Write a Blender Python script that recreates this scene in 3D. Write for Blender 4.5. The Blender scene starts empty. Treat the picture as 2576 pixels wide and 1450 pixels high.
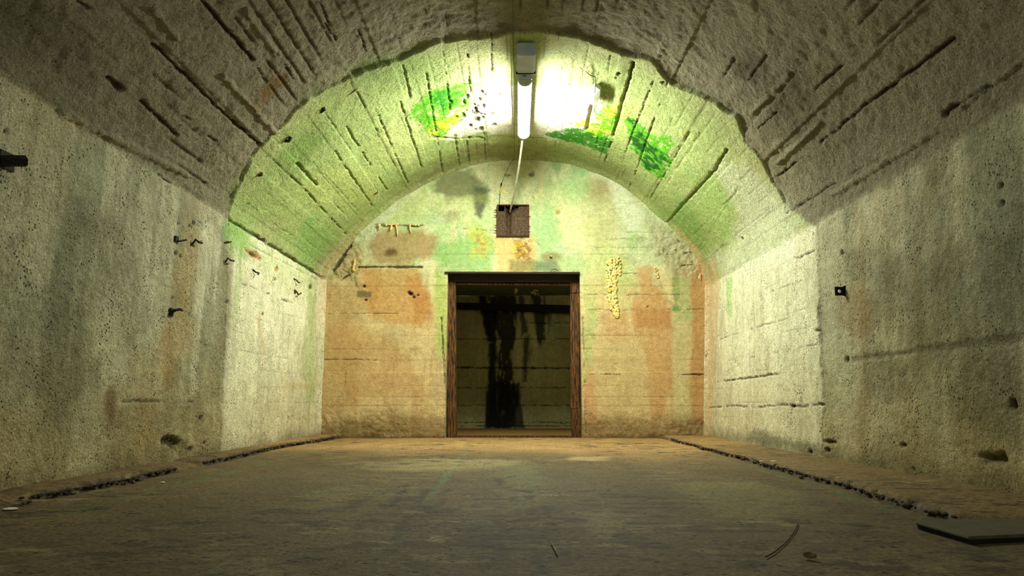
import bpy, bmesh, math, random
import numpy as np
from mathutils import Vector, Matrix

C = bpy.context.scene.collection
S = bpy.context.scene
random.seed(7)
RNG = np.random.RandomState(11)

# ------------------------------------------------------------------ camera, world, exposure
F = 1700.0
TH = math.atan(280 / F)            # the camera looks up a little
PSI = math.atan(12 / F)
CAMZ = 0.50
D = 9.0                            # distance of the end wall
cam_d = bpy.data.cameras.new('camera')
cam_d.sensor_width = 36.0
cam_d.lens = 36.0 * F / 2576.0
cam_d.clip_start = 0.05
cam = bpy.data.objects.new('camera', cam_d)
C.objects.link(cam)
cam.location = (0, 0, CAMZ)
cam.rotation_euler = (math.pi / 2 + TH, 0, PSI)
S.camera = cam

w = bpy.data.worlds.new('world')
S.world = w
w.use_nodes = True
w.node_tree.nodes['Background'].inputs[0].default_value = (0.86, 0.95, 0.74, 1)
w.node_tree.nodes['Background'].inputs[1].default_value = 0.95

S.view_settings.view_transform = 'Standard'
S.view_settings.look = 'None'
S.view_settings.gamma = 1
S.view_settings.use_curve_mapping = False
S.view_settings.exposure = 0.0
S.cycles.max_bounces = 8
S.cycles.diffuse_bounces = 6
S.cycles.use_denoising = True
LAMP_STRENGTH = 330.0
LAMP_COL = (0.97, 1.0, 0.89)

RM = cam.rotation_euler.to_matrix()


def ray(px, py):
    return RM @ Vector(((px - 1288) / F, (725 - py) / F, -1.0))


def on_y(px, py, y=D):
    d = ray(px, py)
    t = y / d.y
    return Vector((d.x * t, y, CAMZ + d.z * t))


def on_z(px, py, z=0.0):
    d = ray(px, py)
    t = (z - CAMZ) / d.z
    return Vector((d.x * t, d.y * t, z))


# ------------------------------------------------------------------ numeric helpers
TAB = RNG.rand(512, 512).astype(np.float32)


def vnoise(u, v, seed=0):
    u = u + seed * 17.31; v = v + seed * 9.73
    iu = np.floor(u).astype(np.int64); iv = np.floor(v).astype(np.int64)
    fu = u - iu; fv = v - iv
    fu = fu * fu * (3 - 2 * fu); fv = fv * fv * (3 - 2 * fv)
    a = TAB[iu & 511, iv & 511]; b = TAB[(iu + 1) & 511, iv & 511]
    c = TAB[iu & 511, (iv + 1) & 511]; d = TAB[(iu + 1) & 511, (iv + 1) & 511]
    return (a * (1 - fu) + b * fu) * (1 - fv) + (c * (1 - fu) + d * fu) * fv


def fbm(u, v, f, octv=4, seed=0):
    r = 0; a = 0.5; t = 0
    for i in range(octv):
        r = r + a * vnoise(u * f, v * f, seed + i * 3); t += a
        a *= 0.55; f *= 2.03
    return r / t                      # 0..1


def sst(x, a, b):
    t = np.clip((x - a) / (b - a), 0, 1)
    return t * t * (3 - 2 * t)


def lin(c):
    c = np.array(c, dtype=float) / 255.0
    return np.where(c <= 0.04045, c / 12.92, ((c + 0.055) / 1.055) ** 2.4)


def linb(c):
    return tuple(float(x) for x in lin(c)) + (1.0,)


class Surf:
    """a parametrised surface: colour and relief are worked out per vertex from stains, joints and pits"""

    def __init__(self, u, v, to_uv):
        self.u = u; self.v = v; self.to_uv = to_uv
        self.col = np.zeros((len(u), 3)); self.h = np.zeros(len(u)); self.rough = np.ones(len(u))

    def pts(self, P):
        r = [self.to_uv(*p) for p in P]
        return np.array([q for q in r if q is not None])

    def sub(self, Q, pad):
        a = Q.min(0) - pad; b = Q.max(0) + pad
        return np.nonzero((self.u > a[0]) & (self.u < b[0]) & (self.v > a[1]) & (self.v < b[1]))[0]

    def line(self, P, wd=0.012, depth=0.012, dark=0.75, gap=0.0, col=(50, 42, 28), wob=0.010, seed=0, uv=False):
        Q = np.array(P, dtype=float) if uv else self.pts(P)
        if len(Q) < 2: return
        i = self.sub(Q, wd * 3 + wob)
        if not len(i): return
        u = self.u[i]; v = self.v[i]
        uu = u + (fbm(u, v, 9, 3, seed + 1) - .5) * 2 * wob
        vv = v + (fbm(u, v, 9, 3, seed + 5) - .5) * 2 * wob
        d = np.full(len(i), 9.0)
        for a, b in zip(Q[:-1], Q[1:]):
            e = b - a; L = max(e @ e, 1e-9)
            t = np.clip(((uu - a[0]) * e[0] + (vv - a[1]) * e[1]) / L, 0, 1)
            d = np.minimum(d, np.hypot(uu - a[0] - t * e[0], vv - a[1] - t * e[1]))
        wv = wd * (0.15 + 1.7 * fbm(u, v, 16, 4, seed + 9) * (0.5 + fbm(u, v, 3, 2, seed + 19)))
        d = d + (fbm(u, v, 45, 2, seed + 4) - .5) * .012
        m = 1 - sst(d, wv * 0.35, wv * 0.95)
        if gap > 0:
            m = m * sst(fbm(u, v, 4.5, 3, seed + 13), gap - 0.06, gap + 0.06)
        self.h[i] -= m * depth
        a = (m * dark)[:, None]
        self.col[i] = self.col[i] * (1 - a) + lin(col) * a

    def poly(self, P, col, alpha=0.8, soft=0.06, nz=0.06, f=6, seed=0, depth=0.0, rough=None, brk=0.0, mul=False, su=1, sv=1):
        Q = self.pts(P)
        if len(Q) < 3: return
        i = self.sub(Q, soft + nz)
        if not len(i): return
        u = self.u[i]; v = self.v[i]
        d = np.full(len(i), 9.0); inside = np.zeros(len(i), bool)
        R = np.roll(Q, -1, 0)
        for a, b in zip(Q, R):
            e = b - a; L = max(e @ e, 1e-9)
            t = np.clip(((u - a[0]) * e[0] + (v - a[1]) * e[1]) / L, 0, 1)
            d = np.minimum(d, np.hypot(u - a[0] - t * e[0], v - a[1] - t * e[1]))
            if abs(e[1]) > 1e-9:
                c = ((a[1] > v) != (b[1] > v)) & (u < (v - a[1]) / e[1] * e[0] + a[0])
                inside ^= c
        sd = np.where(inside, d, -d) + (fbm(u * su, v * sv, f, 4, seed + 2) - .5) * 2 * nz + (fbm(u * su, v * sv, f * 4, 4, seed + 6) - .5) * nz * 1.1
        m = sst(sd, -soft, soft)
        if brk > 0:
            m = m * sst(fbm(u * su, v * sv, f * 3.2, 3, seed + 8), brk - .13, brk + .13)
        self.h[i] -= m * depth
        if rough is not None:
            self.rough[i] = self.rough[i] * (1 - m) + rough * m
        a = (m * alpha)[:, None]
        if mul:
            self.col[i] = self.col[i] * (1 - a + a * np.array(col))
        else:
            self.col[i] = self.col[i] * (1 - a) + lin(col) * a

    def ell(self, cx, cy, rx, ry, col, alpha=0.8, ang=0, **k):
        P = []
        for j in range(14):
            t = j * 2 * math.pi / 14
            x = rx * math.cos(t); y = ry * math.sin(t)
            c, s_ = math.cos(math.radians(ang)), math.sin(math.radians(ang))
            P.append((cx + x * c - y * s_, cy + x * s_ + y * c))
        self.poly(P, col, alpha, **k)


# ------------------------------------------------------------------ objects
def mat_principled(name):
    m = bpy.data.materials.new(name); m.use_nodes = True
    return m, m.node_tree, m.node_tree.nodes['Principled BSDF']


def N(nt, kind, **k):
    n = nt.nodes.new(kind)
    for a, b in k.items():
        setattr(n, a, b)
    return n


def ramp(nt, fac, stops):
    r = N(nt, 'ShaderNodeValToRGB')
    el = r.color_ramp.elements
    while len(el) < len(stops): el.new(0.5)
    for e, (p, c) in zip(el, stops):
        e.position = p
        e.color = c if len(c) == 4 else tuple(c) + (1,)
    nt.links.new(fac, r.inputs[0])
    return r.outputs[0]


def noise(nt, vec, scale, detail=4, rough=0.6):
    n = N(nt, 'ShaderNodeTexNoise')
    n.inputs['Scale'].default_value = scale; n.inputs['Detail'].default_value = detail
    n.inputs['Roughness'].default_value = rough
    nt.links.new(vec, n.inputs['Vector'])
    return n.outputs['Fac']


def mulc(nt, a, b):
    m = N(nt, 'ShaderNodeMix', data_type='RGBA', blend_type='MULTIPLY')
    m.inputs[0].default_value = 1
    nt.links.new(a, m.inputs[6]); nt.links.new(b, m.inputs[7])
    return m.outputs[2]


def concrete(name, g1=45, g2=12, lo=0.55, hi=1.25, pit=38, pit_amt=0.7, bump=0.010, fine=0.003, gloss=0.9, stretch=(1, 1, 1)):
    """vertex colour (stains, damp, algae) under procedural grain, pits and relief"""
    m, nt, b = mat_principled(name)
    at = N(nt, 'ShaderNodeVertexColor'); at.layer_name = 'Col'
    tc = N(nt, 'ShaderNodeTexCoord')
    mp = N(nt, 'ShaderNodeMapping'); mp.inputs['Scale'].default_value = stretch
    nt.links.new(tc.outputs['Object'], mp.inputs[0])
    v = mp.outputs[0]
    n1 = noise(nt, v, g1, 5, 0.65); n2 = noise(nt, v, g2, 4, 0.6)
    c1 = ramp(nt, n1, [(0.34, (lo, lo * .97, lo * .90)), (0.66, (hi,) * 3)])
    c2 = ramp(nt, n2, [(0.30, (0.80, 0.79, 0.74)), (0.70, (1.12, 1.12, 1.10))])
    col = mulc(nt, mulc(nt, at.outputs['Color'], c1), c2)
    vo = N(nt, 'ShaderNodeTexVoronoi'); vo.inputs['Scale'].default_value = pit
    nt.links.new(v, vo.inputs['Vector'])
    wn = noise(nt, v, 5.0, 3, 0.6)
    thr = N(nt, 'ShaderNodeMath', operation='MULTIPLY_ADD')
    nt.links.new(wn, thr.inputs[0]); thr.inputs[1].default_value = -0.75; thr.inputs[2].default_value = 0.50
    ad = N(nt, 'ShaderNodeMath', operation='ADD')
    nt.links.new(vo.outputs['Distance'], ad.inputs[0]); nt.links.new(thr.outputs[0], ad.inputs[1])
    k = 1 - pit_amt
    pc = ramp(nt, ad.outputs[0], [(0.22, (k, k * .95, k * .8)), (0.34, (1, 1, 1))])
    col = mulc(nt, col, pc)
    nt.links.new(col, b.inputs['Base Color'])
    b.inputs['Roughness'].default_value = gloss
    b.inputs['Specular IOR Level'].default_value = 0.25
    # relief
    nb = noise(nt, v, 24, 6, 0.66)
    nf = noise(nt, v, 85, 3, 0.6)
    st = N(nt, 'ShaderNodeMath', operation='MULTIPLY')
    nt.links.new(nb, st.inputs[0]); nt.links.new(at.outputs['Alpha'], st.inputs[1])
    s1 = N(nt, 'ShaderNodeMath', operation='MULTIPLY'); s1.inputs[1].default_value = bump
    nt.links.new(st.outputs[0], s1.inputs[0])
    s2 = N(nt, 'ShaderNodeMath', operation='MULTIPLY_ADD'); s2.inputs[1].default_value = fine
    nt.links.new(nf, s2.inputs[0]); nt.links.new(s1.outputs[0], s2.inputs[2])
    s3 = N(nt, 'ShaderNodeMath', operation='MULTIPLY_ADD'); s3.inputs[1].default_value = 0.004
    pm = N(nt, 'ShaderNodeRGBToBW'); nt.links.new(pc, pm.inputs[0])
    nt.links.new(pm.outputs[0], s3.inputs[0]); nt.links.new(s2.outputs[0], s3.inputs[2])
    bu = N(nt, 'ShaderNodeBump'); bu.inputs['Distance'].default_value = 1.0; bu.inputs['Strength'].default_value = 1.0
    nt.links.new(s3.outputs[0], bu.inputs['Height'])
    nt.links.new(bu.outputs[0], b.inputs['Normal'])
    return m


def plain(name, c1, c2=None, scale=20, rough=0.7, metal=0.0, bump=0.0, stretch=(1, 1, 1), lo=.35, hi=.65):
    m, nt, b = mat_principled(name)
    c2 = c2 or tuple(max(0, x * 0.6) for x in c1)
    tc = N(nt, 'ShaderNodeTexCoord')
    mp = N(nt, 'ShaderNodeMapping'); mp.inputs['Scale'].default_value = stretch
    nt.links.new(tc.outputs['Object'], mp.inputs[0])
    n = noise(nt, mp.outputs[0], scale, 5, 0.65)
    nt.links.new(ramp(nt, n, [(lo, linb(c2)), (hi, linb(c1))]), b.inputs['Base Color'])
    b.inputs['Roughness'].default_value = rough
    b.inputs['Metallic'].default_value = metal
    b.inputs['Specular IOR Level'].default_value = 0.3
    if bump:
        bu = N(nt, 'ShaderNodeBump'); bu.inputs['Distance'].default_value = bump
        nt.links.new(n, bu.inputs['Height']); nt.links.new(bu.outputs[0], b.inputs['Normal'])
    return m


def tag(o, label=None, cat=None, group=None, kind=None):
    if label: o['label'] = label
    if cat: o['category'] = cat
    if group: o['group'] = group
    if kind: o['kind'] = kind
    return o


def link(name, me, m=None, parent=None, smooth=False):
    o = bpy.data.objects.new(name, me)
    C.objects.link(o)
    if m: me.materials.append(m)
    if smooth:
        me.polygons.foreach_set('use_smooth', [True] * len(me.polygons))
    if parent is not None:
        o.parent = parent
        o.matrix_parent_inverse = Matrix.Translation(-Vector(parent.location))
    return o


def empty(name, loc, label=None, cat=None, group=None):
    o = bpy.data.objects.new(name, None)
    C.objects.link(o); o.location = loc; o.empty_display_size = .1
    return tag(o, label, cat, group)


def obj(name, bm, m, parent=None, smooth=False):
    bmesh.ops.recalc_face_normals(bm, faces=bm.faces[:])
    me = bpy.data.meshes.new(name); bm.to_mesh(me); bm.free()
    return link(name, me, m, parent, smooth)


def recenter(o):
    """put a thing's origin at its own middle"""
    n = len(o.data.vertices)
    a = np.empty(n * 3); o.data.vertices.foreach_get('co', a); a = a.reshape(-1, 3)
    c = (a.min(0) + a.max(0)) / 2
    a -= c; o.data.vertices.foreach_set('co', a.ravel()); o.data.update()
    o.location = Vector(c)
    return o


def box(bm, a, b, bev=0.0, jit=0.0):
    a = Vector(a); b = Vector(b)
    r = bmesh.ops.create_cube(bm, size=1)
    vs = r['verts']
    for v in vs:
        v.co = Vector([(a[i] + b[i]) / 2 + v.co[i] * (b[i] - a[i]) for i in range(3)])
        if jit: v.co += Vector([random.uniform(-jit, jit) for _ in range(3)])
    if bev:
        es = list({e for v in vs for e in v.link_edges})
        bmesh.ops.bevel(bm, geom=es, offset=bev, segments=2, affect='EDGES')


def tube(bm, P, r, seg=8, cap=True):
    P = [Vector(p) for p in P]
    rs = r if isinstance(r, (list, tuple)) else [r] * len(P)
    rings = []
    up = None
    for i, p in enumerate(P):
        t = (P[min(i + 1, len(P) - 1)] - P[max(i - 1, 0)]).normalized()
        if up is None or abs(up.dot(t)) > .98:
            up = Vector((0, 0, 1)) if abs(t.z) < .9 else Vector((1, 0, 0))
        x = t.cross(up).normalized(); y = x.cross(t).normalized(); up = y
        rings.append([bm.verts.new(p + (x * math.cos(k * 2 * math.pi / seg) + y * math.sin(k * 2 * math.pi / seg)) * rs[i]) for k in range(seg)])
    for a, b in zip(rings[:-1], rings[1:]):
        for k in range(seg):
            bm.faces.new((a[k], a[(k + 1) % seg], b[(k + 1) % seg], b[k]))
    if cap:
        bm.faces.new(rings[0][::-1]); bm.faces.new(rings[-1])


def grid_mesh(name, X, nu, nv, surf, keep=None):
    """X: (nu*nv,3) vertex positions in row-major order"""
    iu, iv = np.meshgrid(np.arange(nu - 1), np.arange(nv - 1), indexing='ij')
    a = (iu * nv + iv).ravel()
    q = np.stack([a, a + nv, a + nv + 1, a + 1], 1)
    if keep is not None:
        q = q[keep[q].all(1)]
        used = np.unique(q)
        mp = np.full(len(X), -1); mp[used] = np.arange(len(used))
        X = X[used]; q = mp[q]
    else:
        used = np.arange(len(X))
    me = bpy.data.meshes.new(name)
    me.vertices.add(len(X)); me.vertices.foreach_set('co', X.astype(np.float32).ravel())
    me.loops.add(q.size); me.loops.foreach_set('vertex_index', q.astype(np.int32).ravel())
    me.polygons.add(len(q)); me.polygons.foreach_set('loop_start', np.arange(0, q.size, 4, dtype=np.int32))
    me.update(calc_edges=True)
    me.polygons.foreach_set('use_smooth', np.ones(len(q), bool))
    ca = me.color_attributes.new('Col', 'FLOAT_COLOR', 'POINT')
    c4 = np.concatenate([np.clip(surf.col[used], 0.003, 1), surf.rough[used][:, None]], 1)
    ca.data.foreach_set('color', c4.astype(np.float32).ravel())
    return me


# ------------------------------------------------------------------ tunnel profile (taken at the end wall)
def prof(pts):
    return [(on_y(*p).x, on_y(*p).z) for p in pts]


LW = prof([(798, 1103), (812, 700)])
RW = prof([(1779, 1103), (1784, 722)])
ARCH = prof([(812, 700), (823, 671), (847, 640), (883, 597), (935, 545), (1013, 483), (1111, 428), (1200, 398), (1297, 388),
             (1400, 394), (1485, 415), (1573, 457), (1649, 524), (1700, 573), (1752, 632), (1774, 672), (1784, 722)])


def catmull(P, n):
    P = [np.array(p) for p in P]
    P = [2 * P[0] - P[1]] + P + [2 * P[-1] - P[-2]]
    out = []
    for i in range(1, len(P) - 2):
        for k in range(n):
            t = k / n
            a, b, c, d = P[i - 1], P[i], P[i + 1], P[i + 2]
            out.append(0.5 * ((2 * b) + (-a + c) * t + (2 * a - 5 * b + 4 * c - d) * t * t + (-a + 3 * b - 3 * c + d) * t ** 3))
    out.append(P[-2])
    return out


LW[0] = (LW[0][0], 0.0); RW[0] = (RW[0][0], 0.0)
pl = [np.array(LW[0])] + catmull(ARCH, 8) + [np.array(RW[0])]
pl = np.array(pl)
# smooth the arch a little, keep the creases at the springings
for _ in range(6):
    q = pl.copy(); q[2:-2] = (pl[1:-3] + 2 * pl[2:-2] + pl[3:-1]) / 4; pl = q
seg = np.hypot(*(pl[1:] - pl[:-1]).T)
SL = np.concatenate([[0], np.cumsum(seg)])
STOT = SL[-1]; S_L = SL[1]; S_R = SL[-2]


def pos_s(s):
    return np.interp(s, SL, pl[:, 0]), np.interp(s, SL, pl[:, 1])


def nrm_s(s):
    """outward normal (away from the room), smoothed"""
    e = 0.04
    x0, z0 = pos_s(np.clip(s - e, 0, STOT)); x1, z1 = pos_s(np.clip(s + e, 0, STOT))
    tx, tz = x1 - x0, z1 - z0
    L = np.hypot(tx, tz)
    return -tz / L, tx / L


def shell_uv(px, py):
    d = ray(px, py)
    ox, oz = 0.0, CAMZ
    best = None
    for i in range(len(pl) - 1):
        ax, az = pl[i]; ex, ez = pl[i + 1] - pl[i]
        det = d.x * (-ez) + ex * d.z
        if abs(det) < 1e-9: continue
        rx, rz = ax - ox, az - oz
        t = (rx * (-ez) + ex * rz) / det
        k = (d.x * rz - d.z * rx) / det
        if t > 0 and -0.001 <= k <= 1.001:
            if best is None or t < best[0]:
                best = (t, SL[i] + k * seg[i])
    if best is None: return None
    return (best[1], best[0] * d.y)


def shell_pt(px, py, out=0.0):
    s, y = shell_uv(px, py)
    x, z = pos_s(s); nx, nz = nrm_s(s)
    return Vector((float(x + nx * out), y, float(z + nz * out))), Vector((float(-nx), 0, float(-nz))), s


# ------------------------------------------------------------------ materials of the setting
M_WALL = concrete('wall_concrete', g1=85, g2=14, lo=0.60, hi=1.25, pit=38, pit_amt=0.8, bump=0.018, fine=0.004)
M_VAULT = concrete('vault_concrete', g1=75, g2=10, lo=0.62, hi=1.22, pit=34, pit_amt=0.5, bump=0.032, fine=0.0045)
M_BACK = concrete('end_wall_plaster', g1=70, g2=16, lo=0.76, hi=1.16, pit=40, pit_amt=0.25, bump=0.009, fine=0.0025)
M_FLOOR = concrete('floor_screed', g1=46, g2=9, lo=0.50, hi=1.35, pit=20, pit_amt=0.7, bump=0.012, fine=0.002, gloss=0.72)
M_CORR = concrete('corridor_concrete', g1=60, g2=14, lo=0.65, hi=1.2, pit=34, pit_amt=0.5, bump=0.02, fine=0.004)
M_STEEL = plain('rusty_black_steel', (52, 44, 42), (24, 20, 20), 60, 0.75, 0.3, 0.002)
M_RUST = plain('rust', (118, 74, 42), (52, 36, 28), 70, 0.85, 0.2, 0.002)
M_WOOD = plain('old_brown_timber', (134, 86, 28), (32, 22, 13), 9, 0.75, 0, 0.004, (6, 6, 0.7), .42, .66)
M_WOODD = plain('dark_timber', (62, 46, 34), (30, 24, 20), 9, 0.8, 0, 0.003, (0.7, 6, 6))
M_CALC = plain('calcite_crust', (245, 225, 165), (205, 150, 75), 30, 0.5, 0, 0.004)
M_CALCG = plain('greenish_calcite_crust', (225, 232, 165), (225, 190, 95), 24, 0.55, 0, 0.006)
M_STONE = plain('concrete_crumb', (120, 104, 74), (62, 52, 38), 40, 0.9, 0, 0.003)
M_WHITE = plain('white_plastic', (225, 222, 205), (190, 188, 170), 10, 0.5)
M_HOUS = plain('grey_blue_lamp_housing', (205, 210, 226), (178, 186, 206), 6, 0.45)
M_WIRE = plain('grey_green_wire', (96, 104, 84), (70, 76, 60), 30, 0.6)
M_YEL = plain('yellow_tape', (226, 200, 20), (190, 160, 20), 30, 0.6)

# ------------------------------------------------------------------ shell surface
ys = np.concatenate([np.arange(-2.0, 2.0, 0.08), np.arange(2.0, 6.15, 0.0155), np.arange(6.15, 9.001, 0.0115), [9.03]])
s_left = np.linspace(0, S_L, 190)
s_arch = np.linspace(S_L, S_R, 600)
s_right = np.linspace(S_R, STOT, 185)
ss = np.concatenate([s_left, s_arch[1:], s_right[1:]])
nu, nv = len(ss), len(ys)
U, V = np.meshgrid(ss, ys, indexing='ij'); U = U.ravel(); V = V.ravel()
sh = Surf(U, V, shell_uv)

seam_px = [(2070, 1000), (2062, 860), (2058, 700), (2050, 575), (1980, 520), (1871, 357), (1848, 299), (1755, 233), (1685, 194), (1638, 155), (1560, 125),
           (1480, 95), (1400, 80), (1300, 68), (1230, 84), (1180, 96), (1107, 103), (1060, 118), (1000, 137), (940, 160), (874, 186),
           (777, 249), (700, 310), (650, 375), (610, 450), (575, 545), (566, 640), (566, 900)]
sq = np.array([shell_uv(*p) for p in seam_px]); sq = sq[np.argsort(sq[:, 0])]
YS = np.interp(U, sq[:, 0], sq[:, 1]) + (fbm(U, V * 0, 3.0, 4, 3) - .5) * 0.22 + (fbm(U, V, 14, 3, 8) - .5) * 0.05
far = sst(V - YS, -0.008, 0.016)                      # 1 beyond the casting joint
arch = sst(U, S_L - .02, S_L + .05) * (1 - sst(U, S_R - .05, S_R + .02))
crown = 1 - np.clip(np.abs(U - STOT / 2) / (S_R - S_L) * 2, 0, 1)
zw = np.interp(U, SL, pl[:, 1])

# base colours
n_big = fbm(U, V, 0.9, 4, 21)[:, None]; n_mid = fbm(U, V, 3.2, 4, 25)[:, None]
n_st = fbm(U * 0.35, V * 3.2, 1.6, 4, 31)[:, None]     # runs down the walls
near_vault = lin((158, 152, 126)) * (0.72 + 0.5 * n_big)
near_wall = lin((206, 204, 174)) * (0.72 + 0.5 * n_mid)
far_wall = lin((242, 240, 208)) * (0.88 + 0.22 * n_mid)
far_vault = lin((188, 196, 138)) * (0.80 + 0.36 * n_big)
a = arch[:, None]
f_ = far * (arch + (1 - arch) * (U > STOT / 2)) + sst(V - YS + (fbm(U, V, 2, 4, 17) - .5) * .5, -.12, .25) * (1 - arch) * (U < STOT / 2)
f_ = f_[:, None]
near = near_vault * a + near_wall * (1 - a)
fr = far_vault * a + far_wall * (1 - a)
sh.col = near * (1 - f_) + fr * f_
# walls: runs and blotches (damp)
wl = (1 - arch)
k = (wl * sst(n_st[:, 0], .46, .66) * (0.12 + 0.45 * (1 - far)))[:, None]
sh.col = sh.col * (1 - k) + lin((120, 124, 96)) * k
k = (wl * (1 - far) * sst(fbm(U, V, 1.7, 5, 44), .52, .70) * 0.55)[:, None]
sh.col = sh.col * (1 - k) + lin((92, 92, 68)) * k
k = (wl * far * sst(fbm(U, V, 2.4, 5, 46), .50, .68) * .22)[:, None]
sh.col = sh.col * (1 - k) + lin((190, 188, 150)) * k
k = (wl * sst(fbm(U * 1.2, V * 9, 1.6, 4, 48), .56, .68) * .22)[:, None]
sh.col = sh.col * (1 - k) + lin((132, 128, 94)) * k
k = (wl * sst(fbm(U, V * 1.8, 0.9, 4, 51), .5, .7) * (.10 + .2 * (1 - far)))[:, None]
sh.col = sh.col * (1 - k) + lin((178, 150, 100)) * k
# warmer, dirtier foot of the walls
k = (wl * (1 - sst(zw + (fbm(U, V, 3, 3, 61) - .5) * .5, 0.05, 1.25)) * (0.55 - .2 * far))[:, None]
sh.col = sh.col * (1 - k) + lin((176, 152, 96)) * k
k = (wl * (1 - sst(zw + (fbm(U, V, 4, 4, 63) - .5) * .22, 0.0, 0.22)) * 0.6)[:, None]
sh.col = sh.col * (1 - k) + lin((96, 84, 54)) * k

# rough: near vault is the coarsest
sh.rough = (0.75 + 0.9 * arch * (1 - far) + 0.1 * arch * far + 0.5 * wl * (1 - far)) * (0.6 + 0.8 * fbm(U, V, 2.2, 3, 71))

# large relief
sh.h -= (fbm(U, V, 1.1, 4, 81) - .5) * 0.035 * (0.4 + arch)
sh.h -= (fbm(U, V, 9, 3, 85) - .5) * (0.008 + 0.016 * arch * (1 - far))
lump = np.clip(fbm(U, V, 22, 3, 88) - .5, -1, 1)
sh.h += lump * (0.006 + 0.012 * arch * (1 - far) + .004 * wl * (1 - far))
# the far casting stands proud of the near one
sh.h += far * (0.009 + 0.026 * sst(crown, .1, .6)) * (0.75 + 0.5 * fbm(U, V, 2, 2, 90))
m = np.exp(-((V - YS + .06) / .07) ** 2) * arch * sst(crown, .25, .7) * sst(fbm(U, V, 2.6, 3, 95), .35, .6)
sh.col *= (1 - 0.35 * m)[:, None]  # shadow cast by the step, painted onto the near casting

# board marks: every board a slightly different level, joints between them
bs = []
x = S_L + .02
while x < S_R:
    bs.append(x); x += random.uniform(0.105, 0.19)
bs = np.array(bs)
lev = RNG.uniform(-1, 1, len(bs) + 1)
jit = (fbm(U * 0 + 3, V, 1.5, 3, 99) - .5) * 0.012
ib = np.searchsorted(bs, U + jit)
ib2 = np.searchsorted(bs + 0.03, U + jit)
sh.h += lev[ib] * 0.0045 * arch * far + lev[::-1][np.clip(ib2 // 2, 0, len(lev) - 1)] * 0.010 * arch * (1 - far)
dj = np.min(np.abs((U + jit)[:, None] - bs[None, :][:, :]), 1) if False else None
ix = np.clip(ib, 1, len(bs) - 1)
dj = np.minimum(np.abs(U + jit - bs[ix - 1]), np.abs(U + jit - bs[ix]))
jm = (1 - sst(dj, .002, .008)) * arch * far * sst(fbm(U * 3, V, 2.6, 3, 103), .52, .64)
sh.h -= jm * 0.007
sh.col = sh.col * (1 - .6 * jm[:, None]) + lin((70, 62, 38)) * .6 * jm[:, None]
jm = (1 - sst(dj, .004, .018)) * arch * (1 - far) * sst(fbm(U * 2, V, .8, 3, 107), .62, .70)
sh.h -= jm * 0.016
sh.col = sh.col * (1 - .5 * jm[:, None]) + lin((50, 45, 32)) * .5 * jm[:, None]
# boards of the side walls (horizontal)
for k_, z0 in enumerate(np.arange(0.30, 2.1, 0.165)):
    for side in (0, 1):
        sc = S_L * z0 / pl[1][1] if side == 0 else STOT - (STOT - S_R) * z0 / pl[-2][1]
        dd = np.abs(U - sc + (fbm(V, V * 0, 1.3, 3, 110 + k_) - .5) * .03)
        m = (1 - sst(dd, .002, .008)) * wl * sst(fbm(U, V, 1.7, 3, 120 + k_), .56, .66) * (0.25 + .55 * far)
        sh.h -= m * .004
        sh.col *= (1 - .35 * m)[:, None]

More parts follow.
